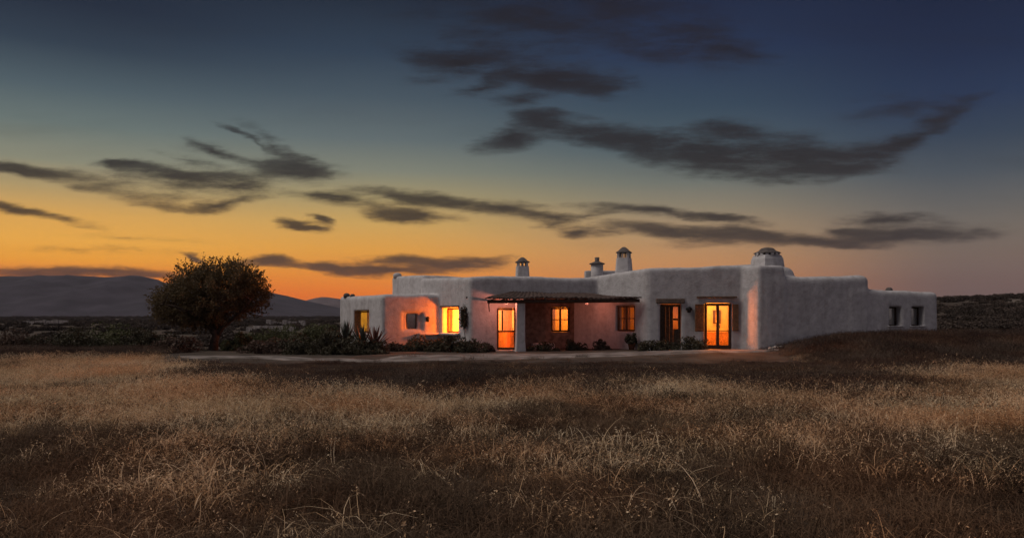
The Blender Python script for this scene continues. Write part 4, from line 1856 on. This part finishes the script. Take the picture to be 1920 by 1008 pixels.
field('weeds', 'low dark weeds between the grass and the pale path', 'weeds', wp, np.arange(-30, 33.1, .5), np.arange(14, 36.1, .5), d_weed,
      lambda X, Y: (1 + .3 * wob(X, Y, 1.1)) * (1 - .70 * sstep(19, 25.5, Y) * (1 - sstep(9.5, 11.5, X)) * sstep(-15, -12, X)), 8, .6, 1.4)


# scrub over the plain and the right-hand hillside
def scrub_proto(seed):
    r = np.random.default_rng(seed)
    p = bush_points(1, 1, .46, 900, r, 34)
    V, Fc = leaf_quads(p, .095, seed=seed)
    return hidden_mesh('scrub_bush', V, Fc, M['bush_bed'])


sp_ = [scrub_proto(40 + i) for i in range(5)]
SX = np.concatenate([np.arange(-1200, -260, 20.0), np.arange(-260, 0, 5.0), np.arange(0, 331, 5.0)])
SY = np.concatenate([np.arange(37, 120, 3.0), np.arange(120, 420, 10.0), np.arange(420, 1600, 40.0)])


def d_scrub(X, Y):
    r_ = X / np.maximum(Y, 1)
    leftp = (r_ < -.17) * (r_ > -.75)
    rightp = (r_ > .50) * (r_ < .75) * (Y > 40)
    patch = np.clip(.55 + .9 * wob(X, Y, .09) + .4 * wob(X, Y, .31), 0, 1.4)
    return (leftp * .16 * patch * sstep(36, 44, Y) + rightp * .42 * (.25 + patch)) * (40 / np.maximum(Y, 40)) ** .6 * (1 - .82 * sstep(300, 500, Y))


field('scrub', 'dark low scrub spread over the plain and the hillside', 'scrub', sp_, SX, SY, d_scrub,
      lambda X, Y: .75 + .45 * sstep(50, 200, Y) + 3.2 * sstep(250, 1200, Y), 9, .5, 1.5, .1)


# pale dry stone walls out on the plain
def stone_wall(pxa, pxb, Y, h, label, seed):
    r = np.random.default_rng(seed)
    xa, xb = (pxa - CX) / F * Y, (pxb - CX) / F * Y
    mb = MB()
    x = xa
    zg = float(T((xa + xb) / 2, Y))
    while x < xb:
        l = r.uniform(.5, 1.1)
        hh = h * r.uniform(.7, 1.15)
        mb.box((x + l / 2, Y + 1.2 * math.sin(x * .2) + r.uniform(-.06, .06), float(T(x, Y)) - .1), l * .98, .5, hh + .1, (1, r.uniform(-.08, .08)), .85)
        x += l
    o = mb.build('dry_stone_wall', M['stone'], None, origin=((xa + xb) / 2, Y, zg))
    tag(o, label, 'stone wall')


stone_wall(503, 568, 120, .9, 'pale stone wall on the plain just left of the house', 1)
stone_wall(455, 540, 76, .6, 'low pale stone wall seen under the right side of the tree crown', 2)
stone_wall(40, 112, 150, .8, 'distant pale stone wall at the far left of the plain', 3)


# ------------------------------------------------------------------ evening haze over the plain
def haze():
    m = bpy.data.materials.new('haze')
    m.use_nodes = True
    N, L = m.node_tree.nodes, m.node_tree.links
    N.remove(N['Principled BSDF'])
    v = N.new('ShaderNodeVolumePrincipled')
    v.inputs['Color'].default_value = (.74, .72, .84, 1)
    v.inputs['Density'].default_value = .00004
    v.inputs['Anisotropy'].default_value = 0
    L.new(v.outputs[0], N['Material Output'].inputs['Volume'])
    mb = MB()
    mb.quadbox([(-5200, -450, -8), (5200, -450, -8), (5200, 6600, -8), (-5200, 6600, -8), (-5200, -450, 420), (5200, -450, 420), (5200, 6600, 420), (-5200, 6600, 420)])
    o = mb.build('haze', m)
    tag(o, kind='stuff')


haze()
